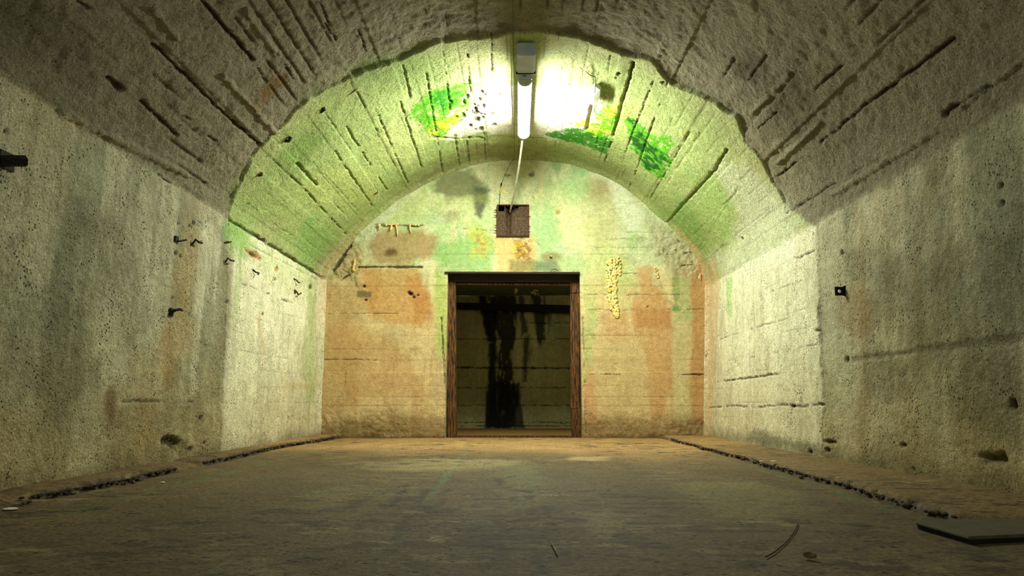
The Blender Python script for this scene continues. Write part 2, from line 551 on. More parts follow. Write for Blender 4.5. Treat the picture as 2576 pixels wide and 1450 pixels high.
# ---- joints seen one by one
G = sh.line
K = dict(wd=.012, depth=.016, dark=.85, gap=.40)
K2 = dict(wd=.008, depth=.008, dark=.55, gap=.46)
for j, (P, kk) in enumerate([
    ([(575, 553), (640, 593), (812, 700)], dict(wd=.026, depth=.03, dark=.92, gap=.30)),
    ([(563, 544), (583, 560), (625, 588)], K2), ([(623, 513), (683, 559), (733, 592)], K2), ([(707, 501), (763, 553)], K2),
    ([(722, 429), (765, 476), (835, 552), (870, 590)], K), ([(744, 408), (796, 466)], dict(wd=.022, depth=.03, dark=.9, gap=.2)),
    ([(796, 466), (905, 583)], K2), ([(781, 404), (827, 450), (900, 530)], K2), ([(815, 338), (858, 404), (940, 524)], K),
    ([(813, 279), (843, 322), (880, 375)], K2), ([(864, 311), (901, 369), (975, 480)], K), ([(947, 283), (998, 400), (1023, 455)], K),
    ([(936, 264), (960, 310), (1023, 460)], K2), ([(1002, 245), (1058, 417)], K), ([(1010, 155), (1033, 256)], K),
    ([(1068, 175), (1095, 330), (1110, 425)], K), ([(1111, 105), (1130, 272)], K), ([(1142, 334), (1154, 408)], K),
    ([(1175, 128), (1184, 240)], K), ([(1235, 82), (1237, 230)], K), ([(1217, 330), (1221, 392)], K), ([(1173, 350), (1179, 402)], K),
    ([(1196, 350), (1200, 398)], K2), ([(1401, 320), (1396, 392)], K2), ([(1421, 109), (1410, 240)], K2),
    ([(1491, 252), (1478, 320)], dict(wd=.03, depth=.03, dark=.85, gap=.25)), ([(1450, 230), (1440, 330)], K2),
    ([(1538, 132), (1499, 388)], K2), ([(1598, 150), (1544, 338)], dict(wd=.020, depth=.034, dark=.95, gap=.1)),
    ([(1544, 338), (1525, 400)], K), ([(1654, 179), (1610, 290), (1573, 388)], K), ([(1573, 388), (1555, 445)], K2),
    ([(1685, 198), (1588, 466)], K), ([(1740, 326), (1631, 509)], K), ([(1700, 290), (1650, 380)], K2),
    ([(1770, 320), (1655, 500)], K2), ([(1832, 373), (1800, 427), (1683, 555)], dict(wd=.022, depth=.025, dark=.9, gap=.15)),
    ([(1910, 431), (1793, 544), (1735, 600)], K2), ([(1860, 470), (1755, 630)], K2), ([(1970, 500), (1790, 640)], K2),
    ([(2034, 384), (1953, 447)], K), ([(2096, 462), (1980, 536)], K), ([(2096, 462), (2200, 400)], K2),
    ([(2162, 276), (2290, 180), (2392, 101)], dict(wd=.016, depth=.03, dark=.85, gap=.15)), ([(2162, 276), (2100, 330), (2060, 360)], K),
    ([(2380, 280), (2490, 215)], dict(wd=.016, depth=.03, dark=.8, gap=.3)),
    ([(1925, 144), (1844, 254)], K), ([(1955, 282), (1905, 325)], K), ([(2150, 135), (2050, 225)], K), ([(1870, 95), (1840, 150)], K2),
    ([(380, 105), (544, 268), (656, 365)], dict(wd=.014, depth=.028, dark=.9, gap=.08)),
    ([(509, 0), (559, 62), (637, 151)], dict(wd=.018, depth=.032, dark=.9, gap=.15)), ([(637, 151), (672, 208)], K),
    ([(466, 291), (544, 357)], K), ([(353, 252), (446, 342)], dict(wd=.015, depth=.026, dark=.85, gap=.3)),
    ([(272, 194), (300, 222)], dict(wd=.03, depth=.025, dark=.8, gap=.2)), ([(808, 12), (847, 105)], K), ([(676, 100), (740, 200)], K),
    ([(400, 440), (450, 480)], K), ([(904, 78), (923, 130)], K), ([(820, 60), (832, 85)], K), ([(980, 10), (1010, 120)], K2),
    ([(1120, 30), (1128, 90)], K2), ([(1060, 0), (1085, 80)], K2), ([(200, 0), (235, 30)], K),
    # left wall
    ([(310, 1010), (400, 1010), (485, 1014)], dict(wd=.012, depth=.012, dark=.7, gap=.38)), ([(604, 713), (660, 735)], K2), ([(668, 738), (739, 766)], K),
    ([(625, 616), (700, 655), (800, 705)], dict(wd=.010, depth=.008, dark=.5, gap=.42)),
    # right wall
    ([(2002, 652), (2051, 630)], K), ([(1941, 734), (2043, 699)], K2), ([(1814, 853), (1980, 801)], K2), ([(1891, 900), (2057, 867)], K2),
    ([(1808, 961), (1963, 941)], K), ([(1786, 1027), (1850, 1021), (1900, 1026), (1985, 1019), (2020, 1024), (2068, 1016)], dict(wd=.011, depth=.013, dark=.75, gap=.34)),
    ([(2112, 715), (2165, 700)], K2), ([(2145, 905), (2300, 885), (2576, 848)], dict(wd=.028, depth=.010, dark=.40, gap=.38)),
    ([(1960, 480), (1983, 560)], K2),
]):
    G(P, seed=j * 2 + 3, **kk)
# bright raised fins left by the boards of the near vault
for j, P in enumerate([[(2061, 311), (1953, 412)], [(2350, 330), (2090, 490)], [(1985, 190), (1890, 285)], [(2576, 150), (2420, 260)],
                       [(560, 190), (690, 330)], [(150, 280), (470, 440)], [(380, 20), (440, 90)], [(620, 30), (700, 140)]]):
    G(P, wd=.03, depth=-.022, dark=.25, gap=.2, col=(185, 180, 150), seed=200 + j)
# wide soft ledge of the left springing (bright) and slump of the far end of the crown
G([(1180, 345), (1300, 340), (1380, 342)], wd=.03, depth=.01, dark=.3, gap=.3, seed=220)
G([(1090, 340), (1150, 345), (1215, 345)], wd=.035, depth=.03, dark=.7, gap=.3, seed=222)

# ---- stains, algae, pits and a painted bright patch by the lamp
E = sh.ell; PO = sh.poly
# wide green algae film of the far casting
PO([(1120, 110), (1000, 140), (900, 195), (800, 262), (720, 330), (660, 420), (590, 545), (760, 650), (850, 640), (1010, 480), (1150, 400), (1230, 330), (1160, 200)],
   (166, 194, 112), .60, soft=.22, nz=.25, f=1.6, seed=5)
PO([(1400, 330), (1480, 140), (1600, 160), (1720, 230), (1830, 320), (1860, 420), (1900, 540), (1840, 620), (1760, 640), (1640, 520), (1520, 430), (1400, 395)],
   (166, 194, 112), .50, soft=.2, nz=.25, f=1.6, seed=6)
E(860, 470, 90, 60, (200, 212, 124), .40, soft=.2, nz=.2, f=2, seed=7)
E(1000, 360, 60, 60, (206, 214, 138), .40, soft=.15, nz=.2, f=2, seed=8)
E(1560, 300, 50, 60, (190, 215, 110), .5, soft=.15, nz=.2, f=2, seed=9)
PO([(700, 400), (760, 340), (830, 320), (790, 380), (740, 430)], (128, 170, 82), .55, soft=.12, nz=.12, f=3, seed=10)
PO([(900, 185), (980, 150), (1080, 120), (1100, 200), (980, 230)], (140, 170, 95), .55, soft=.15, nz=.15, f=3, seed=12)
PO([(745, 620), (760, 560), (800, 540), (830, 600), (790, 690), (765, 690)], (138, 188, 104), .6, soft=.12, nz=.14, f=4, seed=13)
PO([(580, 555), (640, 590), (610, 620), (575, 600)], (140, 185, 95), .6, soft=.10, nz=.1, f=4, seed=14)
PO([(1640, 530), (1720, 500), (1760, 560), (1775, 625), (1720, 590)], (138, 186, 100), .62, soft=.12, nz=.16, f=3, seed=15)
PO([(1720, 420), (1800, 440), (1850, 520), (1830, 600), (1770, 560)], (170, 205, 120), .5, soft=.12, nz=.2, f=3, seed=16, su=.5)
PO([(1790, 420), (1880, 420), (1960, 500), (2020, 560), (1990, 660), (1840, 720), (1790, 660), (1880, 560)], (232, 238, 210), .55, soft=.15, nz=.18, f=3, seed=17, su=.4)
PO([(1110, 300), (1180, 225), (1300, 205), (1480, 215), (1520, 250), (1500, 310), (1400, 345), (1130, 345)], (240, 236, 220), .85, soft=.08, nz=.10, f=4, seed=18)  # near-white paint widens the lamp's blown-out glow on the vault
for j in range(34):
    x_ = random.gauss(1200, 30); y_ = random.gauss(275, 25)
    E(x_, y_, random.uniform(2, 6), random.uniform(3, 7), (90, 78, 50), .8, soft=.008, nz=.012, f=12, seed=400 + j, depth=.02)
E(1240, 372, 90, 18, (150, 132, 98), .5, soft=.05, nz=.06, f=6, seed=19)
# vivid moss near the lamp
G1, G2, Y1 = (38, 132, 4), (92, 184, 2), (206, 214, 6)
PO([(1022, 285), (1060, 235), (1090, 210), (1180, 205), (1178, 260), (1150, 300), (1120, 330), (1080, 320), (1040, 305)], G2, .95, soft=.035, nz=.16, f=5, seed=30, brk=.34, depth=-.006)
PO([(1070, 250), (1095, 222), (1170, 215), (1140, 270), (1100, 290)], G1, .9, soft=.05, nz=.14, f=5, seed=31, brk=.42)
PO([(1060, 300), (1130, 285), (1200, 245), (1160, 300), (1110, 335), (1070, 325)], Y1, .75, soft=.04, nz=.14, f=6, seed=32, brk=.5)
PO([(1375, 330), (1430, 312), (1500, 325), (1540, 345), (1528, 382), (1480, 362), (1430, 350)], G1, .95, soft=.03, nz=.06, f=6, seed=33, brk=.30, depth=-.006)
PO([(1440, 300), (1510, 290), (1550, 260), (1545, 330), (1500, 330)], Y1, .9, soft=.04, nz=.14, f=6, seed=34, brk=.42)
PO([(1500, 275), (1530, 262), (1550, 290), (1540, 340), (1505, 335)], G2, .85, soft=.04, nz=.14, f=6, seed=35, brk=.40)
PO([(1570, 285), (1600, 290), (1640, 330), (1695, 350), (1690, 400), (1660, 438), (1620, 415), (1590, 360)], G2, .95, soft=.04, nz=.14, f=5, seed=36, brk=.36, depth=-.006)
PO([(1580, 290), (1600, 300), (1640, 360), (1685, 385), (1655, 435), (1615, 405), (1595, 350)], (8, 92, 14), .95, soft=.03, nz=.12, f=6, seed=37, brk=.40)
# rusty leak and darker patches of the near vault
E(686, 212, 34, 15, (136, 100, 50), .8, ang=-40, soft=.06, nz=.05, f=6, seed=40)
E(655, 250, 26, 10, (168, 132, 78), .7, ang=-50, soft=.08, nz=.06, f=6, seed=41)
E(1885, 165, 40, 35, (86, 72, 50), .6, soft=.10, nz=.08, f=5, seed=42)
E(1990, 230, 60, 40, (92, 78, 56), .45, ang=-40, soft=.12, nz=.1, f=4, seed=43)
E(1985, 290, 80, 40, (112, 92, 60), .40, ang=-40, soft=.12, nz=.1, f=4, seed=44)
E(1180, 55, 110, 25, (105, 98, 78), .4, soft=.1, nz=.1, f=4, seed=45)
E(100, 60, 160, 80, (96, 92, 70), .5, ang=30, soft=.15, nz=.15, f=3, seed=46)
# left wall
PO([(490, 560), (500, 640), (470, 900), (430, 900), (445, 620), (470, 560)], (200, 174, 116), .50, soft=.12, nz=.12, f=4, seed=50, sv=2)
PO([(555, 620), (585, 620), (580, 800), (550, 1000), (530, 1000), (560, 760)], (140, 130, 92), .55, soft=.06, nz=.05, f=4, seed=51)
PO([(600, 600), (612, 600), (600, 780), (588, 800), (595, 680)], (156, 190, 108), .5, soft=.05, nz=.08, f=5, seed=52)
PO([(770, 690), (795, 700), (790, 1010), (775, 1040), (760, 900), (776, 800)], (164, 192, 112), .50, soft=.12, nz=.16, f=4, seed=53, su=.5)
PO([(560, 560), (600, 565), (640, 640), (600, 660), (570, 620)], (140, 186, 92), .55, soft=.08, nz=.08, f=4, seed=54)
PO([(650, 620), (720, 660), (790, 710), (780, 760), (700, 720), (640, 680)], (198, 214, 150), .4, soft=.10, nz=.08, f=4, seed=55)
PO([(642, 800), (650, 800), (668, 890), (660, 895)], (220, 184, 130), .5, soft=.03, nz=.02, f=6, seed=56)
PO([(715, 965), (790, 968), (780, 978), (715, 975)], (205, 165, 95), .4, soft=.05, nz=.02, f=6, seed=57)
E(278, 1010, 14, 40, (112, 80, 40), .75, soft=.05, nz=.05, f=6, seed=58)
E(420, 900, 20, 80, (176, 140, 84), .5, soft=.05, nz=.05, f=6, seed=59)
E(130, 900, 120, 160, (108, 110, 84), .45, soft=.12, nz=.16, f=3, seed=60)
E(230, 640, 90, 120, (120, 122, 94), .45, soft=.12, nz=.16, f=3, seed=61)
E(330, 760, 40, 120, (118, 118, 90), .4, soft=.1, nz=.1, f=3, seed=62)
E(250, 420, 110, 60, (186, 190, 158), .5, ang=25, soft=.12, nz=.12, f=3, seed=63)
E(60, 760, 60, 60, (170, 176, 146), .5, soft=.1, nz=.1, f=4, seed=64)
E(432, 1112, 26, 13, (52, 46, 28), .92, ang=12, soft=.02, nz=.04, f=8, seed=65, depth=.035, brk=.22)
E(455, 1130, 22, 20, (120, 108, 70), .6, ang=30, soft=.04, nz=.05, f=8, seed=66, depth=.012, rough=1.8)
PO([(612, 628), (640, 632), (652, 645), (655, 655), (630, 648)], (196, 140, 88), .9, soft=.012, nz=.015, f=9, seed=67, depth=.012)
PO([(620, 632), (640, 638), (650, 648), (640, 648)], (62, 50, 34), .9, soft=.008, nz=.012, f=9, seed=68, depth=.02)
for j, (x_, y_, r_) in enumerate([(694, 678, 7), (780, 722, 6), (434, 750, 4), (478, 568, 5), (488, 561, 5), (448, 563, 3), (442, 637, 5), (455, 645, 4), (570, 760, 4),
                                  (660, 790, 4), (690, 703, 3), (505, 1052, 6), (480, 1130, 6), (515, 1115, 5), (14, 330, 8)]):
    E(x_, y_, r_ * .8, r_, (70, 56, 38) if r_ != 7 else (200, 150, 100), .85, soft=.008, nz=.008, f=12, seed=70 + j, depth=.015)
# right wall
PO([(1784, 640), (1800, 660), (1812, 730), (1806, 800), (1790, 1090), (1780, 1090), (1780, 700)], (216, 178, 128), .55, soft=.06, nz=.09, f=4, seed=90)
PO([(1828, 700), (1845, 700), (1842, 800), (1830, 790)], (160, 205, 120), .6, soft=.03, nz=.04, f=5, seed=91)
PO([(2056, 570), (2130, 540), (2160, 700), (2140, 1000), (2070, 1060), (2062, 800)], (172, 172, 136), .45, soft=.10, nz=.12, f=3, seed=92)
E(2155, 790, 50, 60, (150, 122, 76), .5, soft=.08, nz=.1, f=4, seed=93)
E(2230, 950, 60, 60, (110, 104, 72), .5, soft=.08, nz=.1, f=4, seed=94)
E(2400, 780, 120, 160, (112, 112, 84), .45, soft=.12, nz=.16, f=3, seed=95)
E(2200, 660, 60, 50, (130, 128, 98), .45, soft=.08, nz=.12, f=3, seed=96)
E(2500, 1000, 90, 120, (104, 100, 70), .45, soft=.12, nz=.14, f=3, seed=97)
E(2250, 1150, 90, 60, (126, 112, 72), .45, soft=.12, nz=.14, f=3, seed=98)
E(2350, 520, 120, 60, (170, 168, 136), .45, ang=-25, soft=.12, nz=.14, f=3, seed=99)
PO([(2435, 1141), (2490, 1146), (2522, 1150), (2526, 1160), (2500, 1164), (2470, 1156)], (62, 56, 36), .8, soft=.02, nz=.03, f=8, seed=100, depth=.04)
for j, (x_, y_, rx, ry) in enumerate([(2117, 636, 3, 7), (2130, 905, 4, 8), (2547, 1018, 8, 14), (2515, 466, 6, 9), (2519, 510, 6, 8), (2376, 287, 8, 8),
                                      (2085, 1112, 16, 6), (2080, 1132, 6, 4), (2040, 1138, 5, 6), (2270, 1120, 8, 4), (2058, 832, 8, 3), (1995, 1023, 6, 5), (2068, 1019, 6, 5),
                                      (1673, 200, 4, 3), (1560, 178, 5, 4), (1553, 187, 3, 3), (2295, 1180, 4, 3), (1870, 600, 3, 3)]):
    E(x_, y_, rx, ry, (58, 48, 32), .9, soft=.010, nz=.012, f=10, seed=110 + j, depth=.03)
PO([(1900, 1080), (2100, 1140), (2300, 1200), (2300, 1215), (2050, 1170), (1880, 1110)], (110, 104, 76), .55, soft=.05, nz=.06, f=5, seed=130, rough=1.6)
# rim of plaster where the tunnel meets the end wall
rim = sst(V, 8.80, 8.93)
k = (rim * (1 - sst(np.abs(U - (S_L + .1)), .3, 1.2)) * .5 + rim * (1 - sst(np.abs(U - (S_R - .1)), .4, 1.4)) * .55)[:, None]
sh.col = sh.col * (1 - k) + lin((222, 188, 142)) * k
k = (sst(V, 8.70, 8.86) * (1 - rim) * (1 - sst(np.abs(U - S_L), .2, 1.6)) * .55)[:, None]
sh.col = sh.col * (1 - k) + lin((226, 228, 196)) * k
k = (sst(V, 8.35, 8.60) * sst(crown, .35, .6) * .5)[:, None]  # light falloff past the lamp's far end painted as a dim green band
sh.col = sh.col * (1 - k) + lin((138, 140, 92)) * k
sh.h += 0.055 * sst(V, 8.86, 9.03) ** 2
sh.h[zw < 0.02] += 0

nx, nz = nrm_s(U)
X0, Z0 = pos_s(U)
P = np.stack([X0 - nx * sh.h, V, np.maximum(Z0 - nz * sh.h, -0.02)], 1)
P[Z0 <= 1e-6, 2] = -0.02
P3 = P.reshape(nu, nv, 3)


def part_surf(i0, i1):
    q = Surf.__new__(Surf)
    q.col = sh.col.reshape(nu, nv, 3)[i0:i1].reshape(-1, 3)
    q.rough = sh.rough.reshape(nu, nv)[i0:i1].reshape(-1)
    return q


iL = len(s_left); iR = iL + len(s_arch) - 2
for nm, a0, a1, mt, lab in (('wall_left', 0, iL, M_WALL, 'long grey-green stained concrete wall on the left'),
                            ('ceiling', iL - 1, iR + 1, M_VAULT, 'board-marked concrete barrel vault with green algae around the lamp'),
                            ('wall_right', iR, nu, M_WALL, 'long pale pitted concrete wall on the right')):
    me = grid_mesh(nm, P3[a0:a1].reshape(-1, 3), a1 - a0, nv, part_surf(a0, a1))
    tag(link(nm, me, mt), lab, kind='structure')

# ------------------------------------------------------------------ end wall
ox0, ox1 = on_y(1123, 900).x, on_y(1462, 900).x       # doorway
oz1 = on_y(1290, 686).z
vx0, vx1 = on_y(1252, 560).x, on_y(1329, 560).x       # vent hole
vz0, vz1 = on_y(1290, 594).z, on_y(1290, 519).z
xs = np.unique(np.round(np.concatenate([np.arange(-2.95, 2.75, 0.0105), [ox0, ox1, vx0, vx1]]), 4))
zs = np.unique(np.round(np.concatenate([np.arange(-0.02, 3.98, 0.0105), [oz1, vz0, vz1]]), 4))
U, V = np.meshgrid(xs, zs, indexing='ij'); U = U.ravel(); V = V.ravel()
bk = Surf(U, V, lambda px, py: (on_y(px, py).x, on_y(px, py).z))
zt = V / 3.9
n1 = fbm(U, V, 1.3, 4, 3)[:, None]; n2 = fbm(U, V, 5, 4, 7)[:, None]; n3 = fbm(U * 3.5, V * .45, 2.4, 4, 12)[:, None]
up = sst(V + (n1[:, 0] - .5) * .9, 1.9, 2.6)[:, None]
bk.col = (lin((218, 194, 144)) * (1 - up) + lin((204, 212, 170)) * up) * (0.80 + .38 * n2) * (0.86 + .26 * n3)
E = bk.ell; PO = bk.poly; G = bk.line
k0 = 1
k1 = 1
BR, OR, GN, PA, DG = (170, 118, 62), (206, 136, 66), (132, 178, 98), (226, 226, 180), (104, 108, 76)
k = (sst(fbm(U, V, 2.1, 4, 33), .50, .64) * up[:, 0] * .55)[:, None]
bk.col = bk.col * (1 - k) + lin((160, 196, 122)) * k
k = (sst(fbm(U, V, 1.9, 4, 37), .54, .68) * up[:, 0] * .45)[:, None]
bk.col = bk.col * (1 - k) + lin((214, 214, 156)) * k
k = (sst(fbm(U, V, 9, 5, 41), .54, .68) * .30)[:, None]
bk.col = bk.col * (1 - k) + lin((166, 128, 78)) * k * (1 - up) + lin((150, 156, 104)) * k * up
k = (sst(fbm(U * 7, V * .55, 1.9, 4, 43), .56, .70) * .35)[:, None]
bk.col = bk.col * (1 - k) + lin((226, 210, 166)) * k
k = (sst(fbm(U * 5, V * .6, 2.3, 4, 47), .56, .70) * .30 * (1 - up[:, 0]))[:, None]
bk.col = bk.col * (1 - k) + lin((176, 128, 74)) * k
# crown of the wall
for j, P_ in enumerate([[(1480 + random.uniform(-20, 20), 470 + i * 19), (1690, 470 + i * 19 + random.uniform(-3, 3))] for i in range(9)]):
    G(P_, wd=.008, depth=.008, dark=.3, gap=.44, wob=.02, seed=500 + j)
PO([(1130, 420), (1290, 395), (1380, 398), (1370, 470), (1240, 470), (1220, 430)], (186, 186, 146), .6, soft=.12, nz=.1, f=3, seed=1)
PO([(1095, 430), (1150, 415), (1205, 440), (1228, 480), (1215, 520), (1190, 500), (1170, 500), (1130, 510), (1090, 480)], (112, 114, 76), .85, soft=.07, nz=.09, f=5, seed=2)
PO([(1190, 470), (1226, 472), (1226, 500), (1208, 548), (1196, 540), (1190, 500)], (84, 90, 66), .85, soft=.035, nz=.03, f=6, seed=3)
E(1140, 545, 22, 16, (120, 126, 88), .5, soft=.06, nz=.05, f=5, seed=4)
PO([(1600, 540), (1660, 560), (1740, 640), (1700, 660), (1640, 600)], (196, 192, 158), .4, soft=.05, nz=.05, f=6, seed=98, rough=2.6)
E(1277, 441, 9, 4, (70, 72, 56), .8, soft=.02, nz=.02, f=10, seed=5)
E(1337, 441, 9, 8, (58, 62, 50), .8, soft=.02, nz=.03, f=10, seed=6)
PO([(1382, 396), (1425, 402), (1412, 425), (1403, 447), (1392, 425)], (134, 178, 128), .75, soft=.03, nz=.02, f=8, seed=7)
PO([(1440, 408), (1490, 425), (1478, 445), (1448, 440), (1436, 425)], (140, 184, 130), .7, soft=.03, nz=.02, f=8, seed=8)
PO([(1415, 405), (1440, 415), (1440, 470), (1470, 540), (1470, 620), (1430, 640), (1410, 560), (1392, 480)], (218, 222, 166), .5, soft=.07, nz=.08, f=5, seed=9, sv=.5)
PO([(1470, 460), (1540, 470), (1560, 560), (1520, 640), (1470, 600)], (196, 190, 130), .6, soft=.12, nz=.1, f=4, seed=10)
E(1505, 480, 40, 26, (150, 134, 92), .5, soft=.10, nz=.08, f=5, seed=11)
PO([(1530, 450), (1575, 470), (1620, 540), (1610, 590), (1570, 560), (1545, 500)], (226, 232, 204), .7, soft=.05, nz=.05, f=5, seed=12)
PO([(1340, 530), (1395, 540), (1425, 640), (1380, 650), (1330, 600)], (154, 192, 134), .5, soft=.10, nz=.1, f=4, seed=13)
E(1440, 470, 40, 40, (160, 206, 136), .5, soft=.1, nz=.1, f=4, seed=14)
E(1404, 534, 6, 5, (180, 150, 74), .9, soft=.015, nz=.01, f=10, seed=15)
# left shoulder
PO([(940, 560), (1000, 520), (1080, 470), (1090, 520), (1050, 560), (960, 580)], (190, 204, 130), .6, soft=.07, nz=.08, f=4, seed=16)
PO([(905, 590), (935, 545), (990, 500), (1010, 510), (950, 580), (920, 612)], (206, 212, 178), .75, soft=.05, nz=.04, f=6, seed=17, rough=2.2)
PO([(925, 610), (960, 585), (1060, 575), (1100, 600), (1085, 650), (1000, 665), (930, 650)], (164, 126, 74), .72, soft=.07, nz=.07, f=4, seed=18)
E(985, 635, 16, 9, (84, 58, 28), .8, soft=.04, nz=.03, f=8, seed=19)
PO([(845, 660), (880, 610), (915, 610), (905, 720), (870, 700), (830, 700)], (178, 158, 108), .65, soft=.05, nz=.05, f=6, seed=20, rough=2.4)
# green round the door head
PO([(1090, 640), (1150, 600), (1200, 570), (1245, 600), (1245, 680), (1130, 684), (1100, 690)], GN, .72, soft=.08, nz=.12, f=4, seed=21)
PO([(1175, 560), (1215, 570), (1235, 620), (1220, 650), (1190, 640)], (196, 196, 74), .6, soft=.05, nz=.08, f=6, seed=22, brk=.4)
PO([(1190, 590), (1225, 600), (1225, 645), (1195, 630)], (190, 110, 62), .55, soft=.04, nz=.06, f=8, seed=23, brk=.45)
PO([(1245, 600), (1345, 600), (1345, 684), (1250, 684)], (206, 176, 112), .75, soft=.05, nz=.05, f=5, seed=24)
PO([(1290, 600), (1335, 600), (1340, 660), (1300, 650)], (150, 98, 52), .75, soft=.04, nz=.06, f=9, seed=25, brk=.42, rough=2.5)
PO([(1280, 610), (1315, 600), (1320, 650), (1290, 655)], (206, 178, 40), .6, soft=.03, nz=.06, f=9, seed=26, brk=.5)
PO([(1282, 655), (1345, 655), (1345, 684), (1282, 684)], (112, 106, 62), .65, soft=.03, nz=.03, f=7, seed=27)
PO([(1345, 658), (1400, 652), (1412, 684), (1345, 684)], (96, 108, 84), .75, soft=.04, nz=.03, f=7, seed=28)
E(1390, 645, 26, 10, (130, 92, 56), .6, soft=.04, nz=.04, f=7, seed=29)
# orange field left of the door
PO([(905, 672), (1055, 672), (1080, 760), (1070, 830), (930, 800), (905, 740)], (200, 144, 72), .62, soft=.06, nz=.06, f=4, seed=30, sv=.5)
PO([(1020, 690), (1060, 690), (1090, 760), (1100, 820), (1040, 800)], (180, 118, 54), .45, soft=.06, nz=.06, f=4, seed=31)
PO([(815, 720), (905, 720), (900, 1020), (805, 1030)], (188, 152, 100), .50, soft=.10, nz=.1, f=3, seed=32)
PO([(815, 810), (880, 810), (1000, 870), (1080, 1000), (900, 1010), (820, 900)], (204, 160, 104), .5, soft=.12, nz=.1, f=3, seed=33)
PO([(1085, 680), (1122, 690), (1122, 870), (1105, 900), (1095, 780)], (164, 192, 96), .72, soft=.05, nz=.05, f=5, seed=34, sv=.5)
PO([(1080, 660), (1100, 660), (1095, 730), (1085, 760), (1078, 700)], (228, 216, 168), .6, soft=.03, nz=.03, f=7, seed=35)
PO([(898, 733), (935, 733), (935, 750), (898, 747)], (88, 92, 72), .75, soft=.015, nz=.02, f=9, seed=36)
for j, (x_, y_, r_) in enumerate([(1034, 740, 5), (1041, 748, 4), (1051, 743, 3), (1030, 737, 5), (1673, 631, 7), (920, 755, 3), (916, 720, 3), (1630, 772, 3)]):
    E(x_, y_, r_, r_ * .85, (56, 42, 28), .95, soft=.008, nz=.008, f=12, seed=40 + j, depth=.02)
# right hand runs
PO([(1600, 672), (1642, 672), (1646, 715), (1672, 730), (1690, 800), (1692, 960), (1670, 1060), (1636, 1060), (1622, 900), (1592, 830), (1586, 765), (1610, 740)],
   (204, 158, 102), .72, soft=.035, nz=.045, f=4, seed=50, sv=.5)
PO([(1592, 778), (1690, 778), (1690, 830), (1600, 820)], (180, 122, 66), .5, soft=.04, nz=.04, f=5, seed=51)
PO([(1738, 668), (1768, 668), (1776, 700), (1776, 1070), (1748, 1070), (1730, 960), (1742, 880), (1735, 760)], (190, 144, 90), .74, soft=.035, nz=.045, f=4, seed=52, sv=.5)
PO([(1690, 700), (1735, 700), (1740, 880), (1728, 1060), (1694, 1060), (1696, 860)], (206, 200, 148), .62, soft=.04, nz=.04, f=4, seed=53, sv=.5)
PO([(1540, 770), (1580, 790), (1590, 850), (1560, 870), (1515, 850), (1520, 800)], (206, 162, 108), .55, soft=.05, nz=.04, f=5, seed=54, sv=.5)
PO([(1462, 900), (1490, 930), (1502, 1000), (1500, 1075), (1475, 1075), (1466, 1000)], (212, 162, 110), .7, soft=.03, nz=.03, f=5, seed=55, sv=.5)
PO([(1468, 700), (1500, 720), (1505, 800), (1480, 960), (1466, 960)], (180, 196, 126), .65, soft=.05, nz=.05, f=4, seed=56, sv=.5)
PO([(1470, 620), (1560, 640), (1600, 700), (1580, 780), (1500, 760), (1470, 700)], (214, 206, 142), .5, soft=.08, nz=.08, f=4, seed=57)
PO([(1510, 650), (1545, 640), (1575, 670), (1600, 720), (1560, 740), (1520, 730)], (166, 190, 110), .5, soft=.06, nz=.07, f=5, seed=58, brk=.4)
PO([(1690, 640), (1710, 650), (1712, 700), (1706, 780), (1696, 780), (1690, 700)], (124, 118, 48), .75, soft=.03, nz=.03, f=6, seed=59, brk=.3)
PO([(1690, 690), (1735, 700), (1740, 800), (1700, 820)], (166, 186, 128), .5, soft=.05, nz=.05, f=5, seed=60, sv=.5)
E(1700, 777, 9, 7, (112, 158, 100), .85, soft=.03, nz=.02, f=9, seed=61)
PO([(1645, 670), (1670, 665), (1690, 720), (1692, 760), (1680, 750), (1660, 700)], (226, 214, 164), .7, soft=.02, nz=.03, f=8, seed=62)
PO([(1640, 560), (1700, 580), (1770, 660), (1760, 700), (1700, 690), (1640, 640)], (200, 196, 158), .6, soft=.06, nz=.05, f=5, seed=63, rough=2.4)
PO([(1755, 640), (1790, 690), (1790, 760), (1770, 720), (1750, 660)], (222, 170, 124), .7, soft=.04, nz=.04, f=5, seed=64)
PO([(1500, 850), (1620, 850), (1630, 1060), (1500, 1060)], (206, 184, 128), .5, soft=.08, nz=.08, f=3, seed=65)
E(1200, 500, 30, 10, (190, 200, 110), .3, soft=.05, nz=.05)
# dark foot of the wall
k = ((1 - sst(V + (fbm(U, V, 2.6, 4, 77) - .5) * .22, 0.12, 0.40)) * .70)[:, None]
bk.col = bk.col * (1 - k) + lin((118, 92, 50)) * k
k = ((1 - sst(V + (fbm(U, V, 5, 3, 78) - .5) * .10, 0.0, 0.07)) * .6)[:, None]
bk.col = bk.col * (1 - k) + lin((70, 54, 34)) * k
# roughness
bk.rough = np.maximum(bk.rough, 1.0) * (0.55 + .7 * fbm(U, V, 2.5, 3, 79)) * (1 + .9 * (1 - sst(V, .2, .45)))
dist = np.zeros(len(U))
